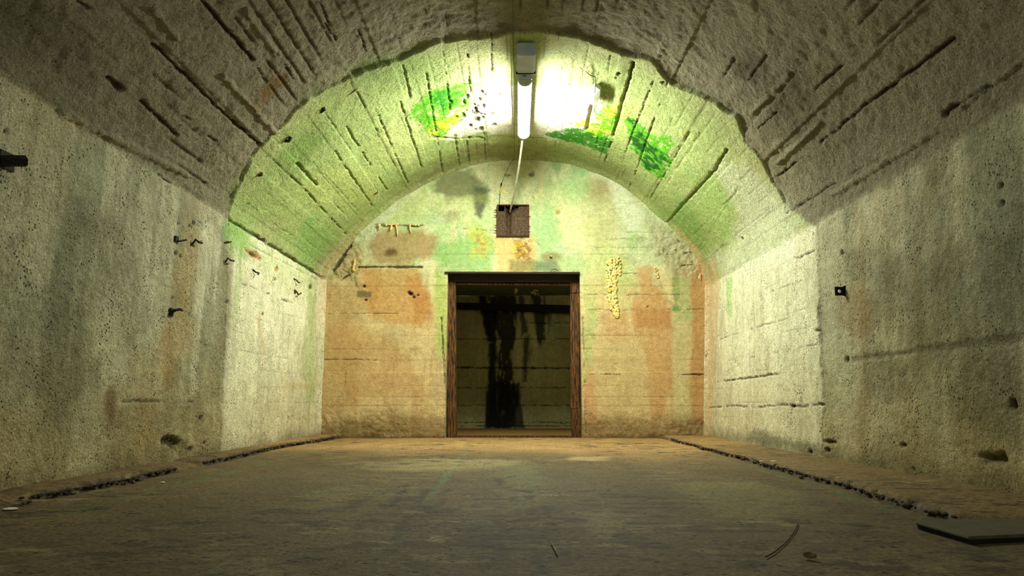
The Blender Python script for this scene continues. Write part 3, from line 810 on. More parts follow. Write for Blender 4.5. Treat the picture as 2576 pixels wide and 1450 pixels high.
# relief: gentle waves, shoulder plaster lumps, boards
bk.h += (fbm(U, V, 1.6, 3, 81) - .5) * .02 + (fbm(U, V, 12, 3, 83) - .5) * .005
bk.h += (fbm(U, V, 18, 3, 86) - .5) * .022 * 1.7 * np.clip(bk.rough - 1.0, 0, 1.5)
lv = RNG.uniform(-1, 1, 60)
zb = np.array([on_y(1290, p).z for p in (1070, 1021, 1000, 972, 936, 905, 879, 845, 817, 788, 752, 719, 672, 640, 606, 575, 545, 512, 480, 450, 420)])
zb.sort()
wig = (fbm(U, U * 0, 1.1, 3, 91) - .5) * .012
ib = np.searchsorted(zb, V + wig)
bk.h += lv[ib] * .0035
ix = np.clip(ib, 1, len(zb) - 1)
dj = np.minimum(np.abs(V + wig - zb[ix - 1]), np.abs(V + wig - zb[ix]))
m = (1 - sst(dj, .001, .007)) * sst(fbm(U * .8, V * 3, 1.5, 3, 93), .42, .60) * (.4 + .8 * fbm(U, V, 20, 3, 94)) * (0.35 + .65 * (1 - sst(V, 2.3, 2.7)))
bk.h -= m * .007
bk.col = bk.col * (1 - .25 * m[:, None]) + lin((110, 84, 50)) * .25 * m[:, None]
for j, (P_, kk) in enumerate([([(902, 672), (1060, 672)], dict(wd=.018, depth=.014, dark=.9, gap=.22, wob=.004)),
                             ([(1480, 943), (1560, 943)], K2), ([(1700, 943), (1778, 943)], K), ([(805, 790), (1000, 789)], K2),
                             ([(1560, 688), (1640, 689)], K2), ([(1690, 640), (1740, 636)], K), ([(1715, 668), (1745, 666)], K),
                             ([(868, 940), (868, 972)], K2), ([(810, 905), (1000, 906)], K2), ([(870, 612), (890, 600), (860, 650), (840, 680)], dict(wd=.03, depth=.025, dark=.85, gap=.35)),
                             ([(1650, 560), (1690, 590), (1710, 610)], dict(wd=.02, depth=.02, dark=.8, gap=.4)), ([(1300, 450), (1345, 500)], K2),
                             ([(945, 566), (1065, 568)], dict(wd=.016, depth=.012, dark=.7, gap=.2)), ([(1470, 742), (1720, 742)], K2), ([(1480, 780), (1775, 779)], K2),
                             ([(1110, 800), (1122, 1000), (1120, 1090)], dict(wd=.015, depth=.012, dark=.8, gap=.35)),
                             ([(1466, 800), (1472, 1000), (1474, 1090)], dict(wd=.012, depth=.012, dark=.6, gap=.4)),
                             ([(1340, 600), (1370, 630), (1395, 645)], K2), ([(1145, 575), (1250, 580)], K2), ([(860, 678), (905, 700)], K2)]):
    G(P_, seed=300 + j, **kk)
P = np.stack([U, 9.0 - bk.h, V], 1)
inside = (U > ox0 + 1e-4) & (U < ox1 - 1e-4) & (V < oz1 - 1e-4)
vent = (U > vx0 + 1e-4) & (U < vx1 - 1e-4) & (V > vz0 + 1e-4) & (V < vz1 - 1e-4)
# outside the arch outline: cut away
top = np.full(len(xs), -1.0)
oz = np.interp(xs, pl[1:-1, 0], pl[1:-1, 1], left=-1, right=-1)
lx = np.interp(zs, [0, pl[1, 1]], [pl[0, 0], pl[1, 0]]); rx_ = np.interp(zs, [0, pl[-2, 1]], [pl[-1, 0], pl[-2, 0]])
OZ = np.repeat(oz, len(zs)).reshape(len(xs), len(zs)).ravel()
LX = np.tile(lx, len(xs)); RX = np.tile(rx_, len(xs))
ok = ((V < OZ + .05) | ((V < pl[1, 1] + .03) & (U < 0)) | ((V < pl[-2, 1] + .03) & (U > 0))) & (U > LX - .05) & (U < RX + .05)
# faces of the openings are removed, their rims stay
nx_, nz_ = len(xs), len(zs)
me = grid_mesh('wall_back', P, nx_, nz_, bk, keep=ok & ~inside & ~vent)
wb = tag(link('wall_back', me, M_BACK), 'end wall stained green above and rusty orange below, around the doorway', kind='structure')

# reveals of the doorway (wall thickness) and of the vent hole
M_REV = plain('reveal_plaster', (176, 168, 122), (120, 104, 66), 22, 0.9, 0, .004)
bm = bmesh.new()
box(bm, (ox0 - .10, 9.012, -.01), (ox0 - .0, 9.42, oz1 + .10))
obj('door_reveal', bm, M_REV, wb)
bm = bmesh.new()
box(bm, (ox1 + .0, 9.012, -.01), (ox1 + .10, 9.42, oz1 + .10))
obj('door_reveal', bm, M_REV, wb)
bm = bmesh.new()
box(bm, (ox0, 9.012, oz1), (ox1, 9.42, oz1 + .10))
obj('door_reveal', bm, M_REV, wb)
bm = bmesh.new()
M_HOLE = plain('dark_shaft', (58, 52, 44), (30, 28, 25), 20, .95)  # dark colour for the inside of the vent shaft
t_ = .03
box(bm, (vx0 - t_, 9.012, vz0 - t_), (vx0, 9.6, vz1 + t_)); box(bm, (vx1, 9.012, vz0 - t_), (vx1 + t_, 9.6, vz1 + t_))
box(bm, (vx0, 9.012, vz1), (vx1, 9.6, vz1 + t_)); box(bm, (vx0, 9.012, vz0 - t_), (vx1, 9.6, vz0)); box(bm, (vx0 - t_, 9.6, vz0 - t_), (vx1 + t_, 9.63, vz1 + t_))
obj('vent_shaft', bm, M_HOLE, wb)


# ---- calcite drips grown on the end wall (parts of it)
def drip(path, r0, r1, m, name='calcite_drip', lump_=.25, seg_=7):
    bm = bmesh.new()
    P_ = []; R_ = []
    pp = [on_y(x, y, 8.985) for x, y in path]
    n = 5
    for i in range(len(pp) - 1):
        for k_ in range(n):
            t = k_ / n
            P_.append(pp[i].lerp(pp[i + 1], t))
    P_.append(pp[-1])
    for i in range(len(P_)):
        t = i / (len(P_) - 1)
        R_.append((r0 * (1 - t) + r1 * t) * random.uniform(1 - lump_, 1 + lump_))
        P_[i] = P_[i] + Vector((random.uniform(-.004, .004), -.01 + random.uniform(-.006, .004), 0))
    tube(bm, P_, R_, seg_)
    return obj(name, bm, m, wb, True)


drip([(953, 566), (955, 580)], .026, .004, M_CALC); drip([(976, 565), (970, 568)], .016, .012, M_CALC)
drip([(985, 567), (983, 580)], .017, .013, M_CALC); drip([(997, 566), (999, 582), (1000, 594)], .013, .008, M_CALC)
drip([(978, 566), (1004, 565)], .012, .012, M_CALC); drip([(1032, 566), (1031, 576), (1035, 586)], .016, .006, M_CALC)
drip([(1038, 566), (1048, 567)], .012, .014, M_CALC); drip([(1053, 567), (1056, 568)], .017, .013, M_CALC)
drip([(893, 652), (892, 664), (889, 678), (893, 684)], .012, .020, M_CALC)
drip([(884, 690), (870, 696), (864, 702)], .014, .005, M_STONE)
drip([(1383, 684 - 40), (1388, 646)], .014, .01, M_CALC)


def crust(poly_px, m, n, r0, r1, name='calcite_crust', out=.012):
    """a flow of many small grown-together lumps"""
    bm = bmesh.new()
    for _ in range(n):
        t = random.random() * (len(poly_px) - 1)
        i = int(t); f = t - i
        a_, b_ = poly_px[i], poly_px[min(i + 1, len(poly_px) - 1)]
        x = a_[0] + (b_[0] - a_[0]) * f; y = a_[1] + (b_[1] - a_[1]) * f; hw = a_[2] + (b_[2] - a_[2]) * f
        p = on_y(x + random.uniform(-hw, hw), y + random.uniform(-5, 5), 8.99)
        r = random.uniform(r0, r1)
        q = bmesh.ops.create_icosphere(bm, subdivisions=1, radius=r)['verts']
        for v_ in q:
            v_.co = Vector((v_.co.x, v_.co.y * .6, v_.co.z * random.uniform(1, 1.3))) + p
    o = obj(name, bm, m, wb, True)
    o['kind'] = 'stuff'
    return o


crust([(1535, 655, 12), (1540, 700, 12), (1540, 745, 10), (1546, 775, 9), (1553, 797, 3)], M_CALCG, 240, .012, .026)
crust([(1556, 650, 5), (1557, 680, 5), (1559, 692, 4)], M_CALCG, 40, .009, .018)
crust([(1650, 678, 4), (1654, 700, 4)], M_CALC, 24, .008, .016)
crust([(1760, 690, 3), (1762, 700, 3)], M_CALC, 14, .008, .014)

# ------------------------------------------------------------------ floor
Y0f = -1.0
ysf = np.concatenate([np.arange(-1.0, 1.4, .05), np.arange(1.4, 4.0, .012), np.arange(4.0, 9.04, .022)])
xsf = np.arange(-2.80, 2.62, .0125)
U, V = np.meshgrid(xsf, ysf, indexing='ij'); U = U.ravel(); V = V.ravel()


def flo_uv(px, py):
    p = on_z(px, py); return (p.x, p.y)


fl = Surf(U, V, flo_uv)
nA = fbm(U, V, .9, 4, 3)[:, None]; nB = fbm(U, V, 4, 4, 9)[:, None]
wf = sst(V + (nA[:, 0] - .5) * 1.2, 5.6, 7.6)[:, None]  # floor darkens towards the camera: light falloff put into the colour
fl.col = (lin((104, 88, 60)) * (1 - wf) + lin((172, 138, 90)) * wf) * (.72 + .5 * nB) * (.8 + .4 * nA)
E = fl.ell; PO = fl.poly; G = fl.line
# kerbs: strips beside the walls stand 3.5 cm higher with broken edges
kl = np.array([flo_uv(*p) for p in [(60, 1266), (140, 1252), (290, 1222), (435, 1188), (505, 1172), (600, 1152), (700, 1128), (840, 1106)]])
kr = np.array([flo_uv(*p) for p in [(2420, 1318), (2330, 1294), (2200, 1252), (2060, 1212), (1900, 1166), (1760, 1128), (1690, 1109)]])
kl = kl[np.argsort(kl[:, 1])]; kr = kr[np.argsort(kr[:, 1])]
XL = np.interp(V, kl[:, 1], kl[:, 0]) + (fbm(V, V * 0, 3, 4, 15) - .5) * .08 + (fbm(U, V, 18, 2, 17) - .5) * .03
XR = np.interp(V, kr[:, 1], kr[:, 0]) + (fbm(V, V * 0, 3, 4, 19) - .5) * .08 + (fbm(U, V, 18, 2, 21) - .5) * .03
ygap = flo_uv(435, 1188)[1]; ygap2 = flo_uv(512, 1172)[1]
yend = flo_uv(140, 1252)[1]
amt = (1 - sst(V, ygap, ygap + .04) * (1 - sst(V, ygap2 - .04, ygap2))) * sst(V, yend - .15, yend)
wid_l = .008 + .16 * (1 - amt)
lk = 1 - sst(U - XL, -.012, .012)
lks = 1 - sst(U - XL, -.25, .12)
rk = sst(U - XR, -.012, .012)
yr_end = flo_uv(2420, 1318)[1]
ra = sst(V, yr_end - .1, yr_end + .05)
fl.h += .048 * (lk * amt + lks * (1 - amt) * .8) + .036 * (rk * ra + sst(U - XR, -.1, .3) * (1 - ra) * .2)

# broken, dirty edges of the kerbs
for (XX, sg, ds) in ((XL, 1, .97), (XR, -1, .72)):
    dd = (U - XX) * sg
    m = np.exp(-((dd - .006) / .022) ** 2) * (amt if sg == 1 else ra)
    m2 = np.exp(-((dd + .02) / .03) ** 2) * sst(fbm(U, V, 11, 3, 25), .5, .62) * (amt if sg == 1 else ra)
    fl.h -= m2 * .018 + m * .006 * sst(fbm(U, V, 8, 3, 29), .4, .6)
    k = (m * ds + m2 * .35)[:, None].clip(0, 1)
    fl.col = fl.col * (1 - k) + lin((36, 29, 20)) * k
k = ((rk * ra + lk * .6) * .45)[:, None]
fl.col = fl.col * (1 - k) + lin((146, 118, 74)) * k
# painted green guide lines
for j, P_ in enumerate([[(840, 1126), (765, 1145), (690, 1162), (655, 1172)], [(600, 1186), (520, 1206), (400, 1236), (300, 1258), (130, 1305)]]):
    G(P_, wd=.030, depth=0, dark=.65, gap=.36, col=(78, 112, 68), wob=.02, seed=40 + j)
G([(1176, 1132), (1140, 1175), (1115, 1210), (1080, 1255)], wd=.03, depth=0, dark=.5, gap=.34, col=(104, 132, 92), wob=.01, seed=44)
G([(1080, 1255), (1000, 1350), (920, 1450)], wd=.03, depth=0, dark=.30, gap=.4, col=(70, 92, 70), wob=.01, seed=46)
G([(1780, 1142), (1900, 1180), (2040, 1222), (2150, 1258), (2240, 1285)], wd=.030, depth=0, dark=.6, gap=.46, col=(84, 118, 62), wob=.03, seed=48)
# pale worn places
PO([(860, 1165), (1100, 1150), (1300, 1160), (1240, 1182), (1010, 1185)], (176, 162, 112), .5, soft=.15, nz=.2, f=2, seed=50)
PO([(1440, 1150), (1530, 1150), (1520, 1162), (1430, 1160)], (200, 176, 120), .5, soft=.06, nz=.05, f=5, seed=51)
PO([(1700, 1220), (1900, 1215), (2050, 1260), (1950, 1310), (1800, 1310), (1740, 1260)], (150, 138, 92), .5, soft=.10, nz=.12, f=3, seed=52)
PO([(740, 1250), (860, 1225), (960, 1235), (820, 1275)], (138, 126, 88), .45, soft=.06, nz=.12, f=4, seed=53, brk=.35)
PO([(520, 1430), (640, 1390), (760, 1440), (620, 1450)], (134, 128, 90), .5, soft=.04, nz=.08, f=6, seed=54, brk=.45)
PO([(1440, 1290), (1530, 1280), (1640, 1330), (1620, 1345), (1480, 1310)], (146, 138, 100), .5, soft=.03, nz=.06, f=7, seed=55, brk=.42)
PO([(1260, 1170), (1360, 1170), (1380, 1260), (1300, 1290)], (128, 140, 92), .35, soft=.1, nz=.1, f=4, seed=56)
E(965, 1372, 26, 9, (160, 152, 112), .75, ang=-15, soft=.012, nz=.03, f=12, seed=57, brk=.45)
E(1095, 1360, 20, 5, (160, 152, 112), .75, ang=14, soft=.010, nz=.02, f=12, seed=58, brk=.4)
E(680, 1438, 36, 9, (150, 142, 104), .75, ang=5, soft=.012, nz=.04, f=10, seed=59, brk=.42)
# scraped dark tracks
for j, (P_, w_, a_) in enumerate([([(1040, 1203), (1000, 1252), (950, 1310), (890, 1380)], .035, .7), ([(1075, 1235), (1020, 1310), (960, 1400)], .03, .6),
                                  ([(1130, 1230), (1080, 1300), (1040, 1340)], .035, .45), ([(985, 1250), (930, 1300), (900, 1335)], .04, .5),
                                  ([(1250, 1205), (1256, 1290), (1262, 1450)], .03, .55), ([(1265, 1205), (1295, 1260), (1300, 1300)], .03, .55),
                                  ([(1328, 1215), (1335, 1290), (1350, 1400), (1360, 1450)], .03, .6), ([(1385, 1260), (1390, 1330), (1420, 1420)], .04, .4),
                                  ([(1245, 1201), (1262, 1203), (1295, 1198)], .03, .8), ([(1290, 1313), (1330, 1309)], .02, .9), ([(1235, 1378), (1345, 1386)], .03, .8),
                                  ([(2070, 1313), (2140, 1322), (2230, 1326)], .03, .5), ([(1860, 1322), (1900, 1326)], .02, .6)]):
    G(P_, wd=w_, depth=.003, dark=a_, gap=.50, col=(48, 44, 33), wob=.03, seed=60 + j)
# general scraped specks
sp = sst(fbm(U * .8, V * 1.6, 11, 4, 80), .57, .66) * sst(fbm(U, V, 1.3, 3, 83), .38, .6)
k = (sp * .75)[:, None]
fl.col = fl.col * (1 - k) + lin((56, 50, 38)) * k
sp = sst(fbm(U * .8, V * 1.6, 8, 4, 90), .64, .72) * sst(fbm(U, V, 1.1, 3, 93), .45, .62)
k = (sp * .45)[:, None]
fl.col = fl.col * (1 - k) + lin((160, 148, 106)) * k
k = (sst(fbm(U, V, .6, 3, 95), .5, .7) * .25 * (1 - wf[:, 0]))[:, None]
fl.col = fl.col * (1 - k) + lin((70, 60, 42)) * k
fl.h += (fbm(U, V, .8, 3, 97) - .5) * .006 * (1 - sst(np.abs(U), 2, 2.6)) + (fbm(U, V, 6, 4, 98) - .5) * .004
fl.h = fl.h * (1 - sst(V, 8.75, 8.97) * (1 - sst(np.abs(U), 1.2, 1.6))) + .001
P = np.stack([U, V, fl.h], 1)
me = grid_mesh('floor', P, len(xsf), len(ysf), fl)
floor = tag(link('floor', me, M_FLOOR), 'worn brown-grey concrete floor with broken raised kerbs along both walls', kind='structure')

# crumbs broken off the kerbs (pieces of the floor)
for j in range(46):
    left = j % 2 == 0
    yv = random.uniform(3.2, 8.4) if not left else random.choice([random.uniform(3.2, 4.6), random.uniform(5.6, 8.2)])
    KK = kl if left else kr
    xv = float(np.interp(yv, KK[:, 1], KK[:, 0])) + (random.uniform(-.02, .06) if left else random.uniform(-.06, .02))
    r = random.uniform(.006, .018)
    bm = bmesh.new()
    vs = bmesh.ops.create_icosphere(bm, subdivisions=1, radius=r)['verts']
    for v_ in vs:
        v_.co = Vector((v_.co.x * 1.3 + xv, v_.co.y * 1.2 + yv, v_.co.z * .7 + .012)) + Vector([random.uniform(-.3, .3) * r for _ in range(3)])
    obj('crumb', bm, M_STONE, floor)


for KK, sg, nm in ((kl, 1, 'left'), (kr, -1, 'right')):
    bm = bmesh.new()
    XX = XL if sg == 1 else XR
    col_ = XX.reshape(len(xsf), len(ysf))
    for _ in range(420):
        yv = random.uniform(KK[0, 1], KK[-1, 1])
        if sg == 1 and ygap < yv < ygap2: continue
        j_ = int(np.searchsorted(ysf, yv)); j_ = min(j_, len(ysf) - 1)
        xv = float(np.interp(yv, KK[:, 1], KK[:, 0]))
        q_ = (U.reshape(len(xsf), len(ysf))[:, j_] - col_[:, j_])
        xv = float(xsf[int(np.argmin(np.abs(q_)))]) + sg * random.uniform(-.012, .016)
        r = random.uniform(.004, .012)
        for v_ in bmesh.ops.create_icosphere(bm, subdivisions=1, radius=r)['verts']:
            v_.co = Vector((v_.co.x + xv, v_.co.y * 2.2 + yv, v_.co.z * .9 + random.uniform(-.003, .003) + (.016 if sg < 0 else .022)))
    o = obj('kerb_rubble', bm, plain('dark_kerb_dirt', (70, 58, 42), (26, 22, 17), 60, .95), floor); o['kind'] = 'stuff'


# ------------------------------------------------------------------ corridor behind the doorway
CY0, CY1, CZ = 9.42, 12.0, 2.34
xs2 = np.arange(-2.4, 2.6, .016); zs2 = np.arange(-.01, 2.36, .016)
U, V = np.meshgrid(xs2, zs2, indexing='ij'); U = U.ravel(); V = V.ravel()
cw = Surf(U, V, lambda px, py: (on_y(px, py, CY1).x, on_y(px, py, CY1).z))
cw.col = lin((196, 190, 132)) * (.7 + .5 * fbm(U, V, 3, 4, 3)[:, None]) * (.8 + .35 * fbm(U * 4, V * .5, 2, 4, 5)[:, None])
E = cw.ell; PO = cw.poly; G = cw.line
BK = (26, 24, 22)
for j, (P_, a_, b_) in enumerate([
    ([(1203, 745), (1225, 745), (1228, 780), (1250, 780), (1255, 1078), (1222, 1078), (1226, 860), (1215, 800)], .96, 0),
    ([(1228, 745), (1295, 745), (1296, 790), (1292, 860), (1288, 900), (1300, 1000), (1296, 1078), (1250, 1078), (1252, 900), (1262, 860), (1240, 800)], .93, .20),
    ([(1240, 960), (1310, 960), (1320, 1078), (1222, 1078)], .85, 0),
    ([(1305, 745), (1318, 745), (1322, 790), (1332, 860), (1328, 960), (1318, 960), (1316, 860)], .8, .36),
    ([(1340, 745), (1370, 745), (1372, 790), (1366, 860), (1358, 880), (1350, 860)], .88, .30),
    ([(1210, 770), (1240, 770), (1235, 860), (1226, 860)], .8, .35), ([(1372, 780), (1392, 780), (1384, 850), (1374, 840)], .6, .42)]):
    PO(P_, BK, a_, soft=.03, nz=.06, f=5, seed=j, brk=b_, sv=.35)
for j, P_ in enumerate([[(1150, 853), (1440, 853)], [(1290, 813), (1440, 813)], [(1150, 976), (1437, 976)], [(1150, 1020), (1437, 1020)], [(1150, 1064), (1437, 1064)], [(1150, 1073), (1437, 1073)]]):
    G(P_, wd=.012, depth=.012, dark=.8, gap=.3, col=(36, 32, 22), seed=20 + j, wob=.006)
G([(1148, 925), (1300, 926), (1440, 927)], wd=.026, depth=.025, dark=.9, gap=.2, col=(30, 28, 20), seed=30, wob=.008)
G([(1150, 862), (1240, 862)], wd=.008, depth=-.006, dark=.5, col=(190, 186, 120), seed=31, wob=.004)
for j in range(44):
    x = random.choice([random.uniform(1160, 1200), random.uniform(1200, 1300), random.uniform(1300, 1432)])
    y0_ = random.choice([890, 905, 930, 935, 900]); y1_ = y0_ + random.uniform(15, 45)
    G([(x, y0_), (x + random.uniform(-3, 3), (y0_ + y1_) / 2), (x + random.uniform(-3, 3), y1_)], wd=.007, depth=-.008, dark=.7, gap=.2, col=(186, 180, 110), wob=.006, seed=40 + j)
cw.h += (fbm(U, V, 8, 4, 7) - .5) * .008
P = np.stack([U, CY1 - cw.h, V], 1)
me = grid_mesh('wall_far', P, len(xs2), len(zs2), cw)
tag(link('wall_far', me, M_CORR), 'dim olive wall of the cross passage, black streaks down it', kind='structure')


def flat(name, a, b, c, d, n1, n2, col, mt, lab, seed=3):
    a, b, c, d = map(np.array, (a, b, c, d))
    s_, t_ = np.meshgrid(np.linspace(0, 1, n1), np.linspace(0, 1, n2), indexing='ij'); s_ = s_.ravel()[:, None]; t_ = t_.ravel()[:, None]
    P_ = (a * (1 - s_) + b * s_) * (1 - t_) + (d * (1 - s_) + c * s_) * t_
    q = Surf((s_ * 5)[:, 0], (t_ * 3)[:, 0], None)
    q.col = lin(col) * (.7 + .5 * fbm(q.u, q.v, 2.5, 4, seed)[:, None])
    return tag(link(name, grid_mesh(name, P_, n1, n2, q), mt), lab, kind='structure')


XA, XB = -2.4, 2.584
flat('floor', (XA, 9.02, 0), (XB, 9.02, 0), (XB, CY1, 0), (XA, CY1, 0), 120, 60, (146, 112, 62), M_FLOOR, 'brown floor of the cross passage beyond the doorway')
flat('ceiling', (XA, CY0, CZ), (XB, CY0, CZ), (XB, CY1, CZ), (XA, CY1, CZ), 60, 40, (118, 136, 92), M_CORR, 'low greenish ceiling of the cross passage', 5)
flat('wall_side', (XA, CY0, 0), (XA, CY1, 0), (XA, CY1, CZ), (XA, CY0, CZ), 40, 40, (140, 136, 92), M_CORR, 'left end of the cross passage', 6)
flat('wall_side', (XB, CY0, 0), (XB, CY1, 0), (XB, CY1, CZ), (XB, CY0, CZ), 40, 40, (140, 136, 92), M_CORR, 'right end of the cross passage', 7)
bm = bmesh.new()
box(bm, (XA, CY0, -.01), (ox0, CY0 + .02, CZ)); box(bm, (ox1, CY0, -.01), (XB, CY0 + .02, CZ)); box(bm, (ox0, CY0, oz1), (ox1, CY0 + .02, CZ))
tag(obj('wall_near', bm, M_REV), 'back of the end wall seen from the cross passage', kind='structure')
# unseen fill light, added on the passage's near wall to brighten the passage
lamp2 = empty('passage_fill', (1.4, CY0 + .02, 2.0), 'added unseen fill light on the passage side of the end wall, right of the doorway', 'lamp')
bm = bmesh.new(); box(bm, (1.33, CY0 + .02, 1.95), (1.47, CY0 + .05, 2.05), .006); obj('back_plate', bm, M_HOUS, lamp2)
mg, nt, b = mat_principled('fill_glow')
b.inputs['Emission Color'].default_value = (1, .95, .6, 1); b.inputs['Emission Strength'].default_value = 150
bm = bmesh.new(); box(bm, (1.345, CY0 + .05, 1.965), (1.455, CY0 + .09, 2.035), .015); obj('glow_block', bm, mg, lamp2, True)

# beam across the passage: a dark, slightly tilted box
bt = empty('dark_bar', (0, 11.7, 2.05), 'plain black beam crossing the dark passage under its ceiling', 'bar')
a_ = on_y(1140, 770, 11.7); b_ = on_y(1445, 779, 11.7)
bm = bmesh.new()
e = Vector(((b_ - a_).x, 0, (b_ - a_).z)).normalized()
p0 = a_ - e * 1.5; p1 = b_ + e * 1.45
for (o_, hh, dy) in ((.0, .0, 0),):
    vs = []
    for p, h_ in ((p0, .045), (p1, .075)):
        for dy_, dz_ in ((-.06, -h_), (.06, -h_), (.06, h_), (-.06, h_)):
            vs.append(bm.verts.new(p + Vector((0, dy_, dz_))))
    for q in ((0, 1, 2, 3), (7, 6, 5, 4), (0, 4, 5, 1), (1, 5, 6, 2), (2, 6, 7, 3), (3, 7, 4, 0)):
        bm.faces.new([vs[i] for i in q])
M_BLACK = plain('matt_black', (30, 28, 27), (20, 19, 19), 30, .9)
obj('bar_body', bm, M_BLACK, bt)
bm = bmesh.new()
for x in (p0.x, p1.x - .02):
    zc = p0.z if x < 0 else p1.z
    box(bm, (x, 11.62, zc - .11), (x + .02, 11.78, zc + .11))
obj('end_plate', bm, M_BLACK, bt)
# lime splash under the passage ceiling: thin crust on the wall (two bits)
for (x, y, w_, h_) in ((1298, 731, 3, 9), (1345, 736, 9, 8)):
    bm = bmesh.new()
    for _ in range(26):
        p = on_z(x + random.gauss(0, w_ * .55), y + random.gauss(0, h_ * .4), CZ - .004)
        if p.y > 11.95: continue
        vs = bmesh.ops.create_icosphere(bm, subdivisions=1, radius=random.uniform(.012, .03))['verts']
        for v_ in vs: v_.co = Vector((v_.co.x, v_.co.y * 1.4, v_.co.z * .35)) + p
    if len(bm.verts):
        o = obj('lime_splash', bm, M_CALCG, bpy.data.objects['ceiling.001'], True); o['kind'] = 'stuff'
    else:
        bm.free()

# ------------------------------------------------------------------ timber door frame, set back in the opening
FY = 9.13
fr_ = empty('door_frame', ((ox0 + ox1) / 2, FY, 0), 'old brown timber door frame set into the doorway of the end wall', 'door frame')


def quadprism(bm, pts, y0, y1):
    vs = [bm.verts.new((x, y, z)) for y in (y0, y1) for x, z in pts]
    n = len(pts)
    bm.faces.new(vs[:n]); bm.faces.new(vs[n:][::-1])
    for i in range(n):
        bm.faces.new((vs[i], vs[(i + 1) % n], vs[n + (i + 1) % n], vs[n + i]))


def fxz(px, py, y=FY):
    p = on_y(px, py, y); return (p.x, p.z)


bm = bmesh.new()
P_ = [fxz(1125, 706), fxz(1146, 706), fxz(1148, 1104), fxz(1125, 1104)]
P_[2] = (P_[2][0], 0); P_[3] = (P_[3][0], 0)
quadprism(bm, P_, FY, FY + .11)
bmesh.ops.bevel(bm, geom=bm.edges[:], offset=.004, segments=1, affect='EDGES')
obj('post', bm, M_WOOD, fr_)
# right post: made of three lengths, the joints show
for (y0_, y1_, x0_, x1_) in ((709, 737.5, 1435, 1456), (738.5, 1029, 1435, 1457), (1030, 1107, 1438, 1462)):
    bm = bmesh.new()
    dx = (y0_ - 709) / 400 * 3
    P_ = [fxz(x0_ + dx * .3, y0_), fxz(x1_ + dx, y0_), fxz(x1_ + dx + (1 if y1_ > 1000 else 0), y1_), fxz(x0_ + dx * .6, y1_)]
    if y1_ == 1107: P_[2] = (P_[2][0], 0); P_[3] = (P_[3][0], 0)
    quadprism(bm, P_, FY, FY + .12)
    bmesh.ops.bevel(bm, geom=bm.edges[:], offset=.004, segments=1, affect='EDGES')
    o = obj('post', bm, M_WOOD, fr_)
bm = bmesh.new()
quadprism(bm, [fxz(1122, 689), fxz(1459, 690), fxz(1458, 711), fxz(1124, 709)], FY - .02, FY + .14)
bmesh.ops.bevel(bm, geom=bm.edges[:], offset=.004, segments=1, affect='EDGES')
obj('head', bm, M_WOODD, fr_)  # head coloured darker than the posts: lintel shade put into the timber
bm = bmesh.new()
quadprism(bm, [fxz(1147, 711), fxz(1436, 713), fxz(1436, 718), fxz(1147, 716)], FY + .03, FY + .09)
obj('stop_batten', bm, M_WOOD, fr_)
bm = bmesh.new()
box(bm, (ox0 + .13, FY + .02, 0.0), (ox1 - .13, FY + .12, .022), .003)
obj('threshold', bm, M_WOOD, fr_)
bm = bmesh.new()
quadprism(bm, [fxz(1119, 684.5, 9.0), fxz(1458, 685.5, 9.0), fxz(1458, 690, 9.0), fxz(1120, 689, 9.0)], 8.972, 9.05)
obj('lintel_edge_strip', bm, M_WOODD, fr_)
# a curl of wire lying on the head of the frame
bm = bmesh.new()
tube(bm, [on_y(1385 + i * 1.6, 684 - 5.5 * math.sin(i / 12 * math.pi) - (i % 3), 8.965) for i in range(13)], .0045, 6)
o = obj('wire_curl', bm, M_RUST, None, True); recenter(o); tag(o, 'rusty curl of wire resting on top of the door frame', 'wire')

# ------------------------------------------------------------------ vent grille
vg = empty('vent_grille', ((vx0 + vx1) / 2, 8.97, (vz0 + vz1) / 2), 'square rusty vent grille of dented steel mesh above the doorway', 'vent')
fw = .022
e0x, e1x, e0z, e1z = vx0 - .012, vx1 + .012, vz0 - .012, vz1 + .012
for (a_, b_) in (((e0x, 8.955, e0z), (e0x + fw, 9.0, e1z)), ((e1x - fw, 8.955, e0z), (e1x, 9.0, e1z)),
                 ((e0x + fw, 8.955, e0z), (e1x - fw, 9.0, e0z + fw * .7)), ((e0x + fw, 8.955, e1z - fw * .6), (e1x - fw, 9.0, e1z))):
    bm = bmesh.new(); box(bm, a_, b_, .003, .002); obj('frame_bar', bm, M_RUST, vg)
H = e1z - e0z
for z_ in (.88, .79, .61, .51):      # thorn-like lugs, left
    pass
for (sx, zz) in [(-1, 495 / 200)]:
    pass
for px_, pyy, sg in [(1250, 529.5, -1), (1250, 542.5, -1), (1250, 568, -1), (1250, 581.5, -1), (1328, 531, 1), (1328, 546, 1), (1328, 571, 1), (1328, 584.5, 1)]:
    p = on_y(px_, pyy, 8.96)
    ln = .045 if (sg < 0 or pyy > 540) else .015
    bm = bmesh.new()
    tube(bm, [p, p + Vector((sg * ln * .5, -.004, .001)), p + Vector((sg * ln, -.006, .004))], [.009, .0055, .0015], 6)
    obj('spike', bm, M_STEEL, vg)
# expanded mesh: zigzag strands crossing a sheet that is dented round a fold, torn at the top
bm = bmesh.new()
W_ = vx1 - vx0; Hh = vz1 - vz0
NX, NZ = 30, 44


def sheet(u, v):
    """u,v in 0..1 -> point"""
    fold = math.exp(-((u - .36) / .07) ** 2) * .075 * (.35 + .65 * v)
    bel = .02 * math.sin(u * math.pi) * math.sin(v * math.pi)
    return Vector((vx0 + u * W_, 8.985 + fold - bel, vz0 + v * Hh))


def torn(u, v):
    lim = .80 + .03 * math.sin(u * 17)
    if u < .22: lim = .82
    elif u < .36: lim = .97 - (u - .22) * 1.4
    elif u < .62: lim = .80 + (u - .36) * .35
    else: lim = .89 + (u - .62) * .9
    return v > lim


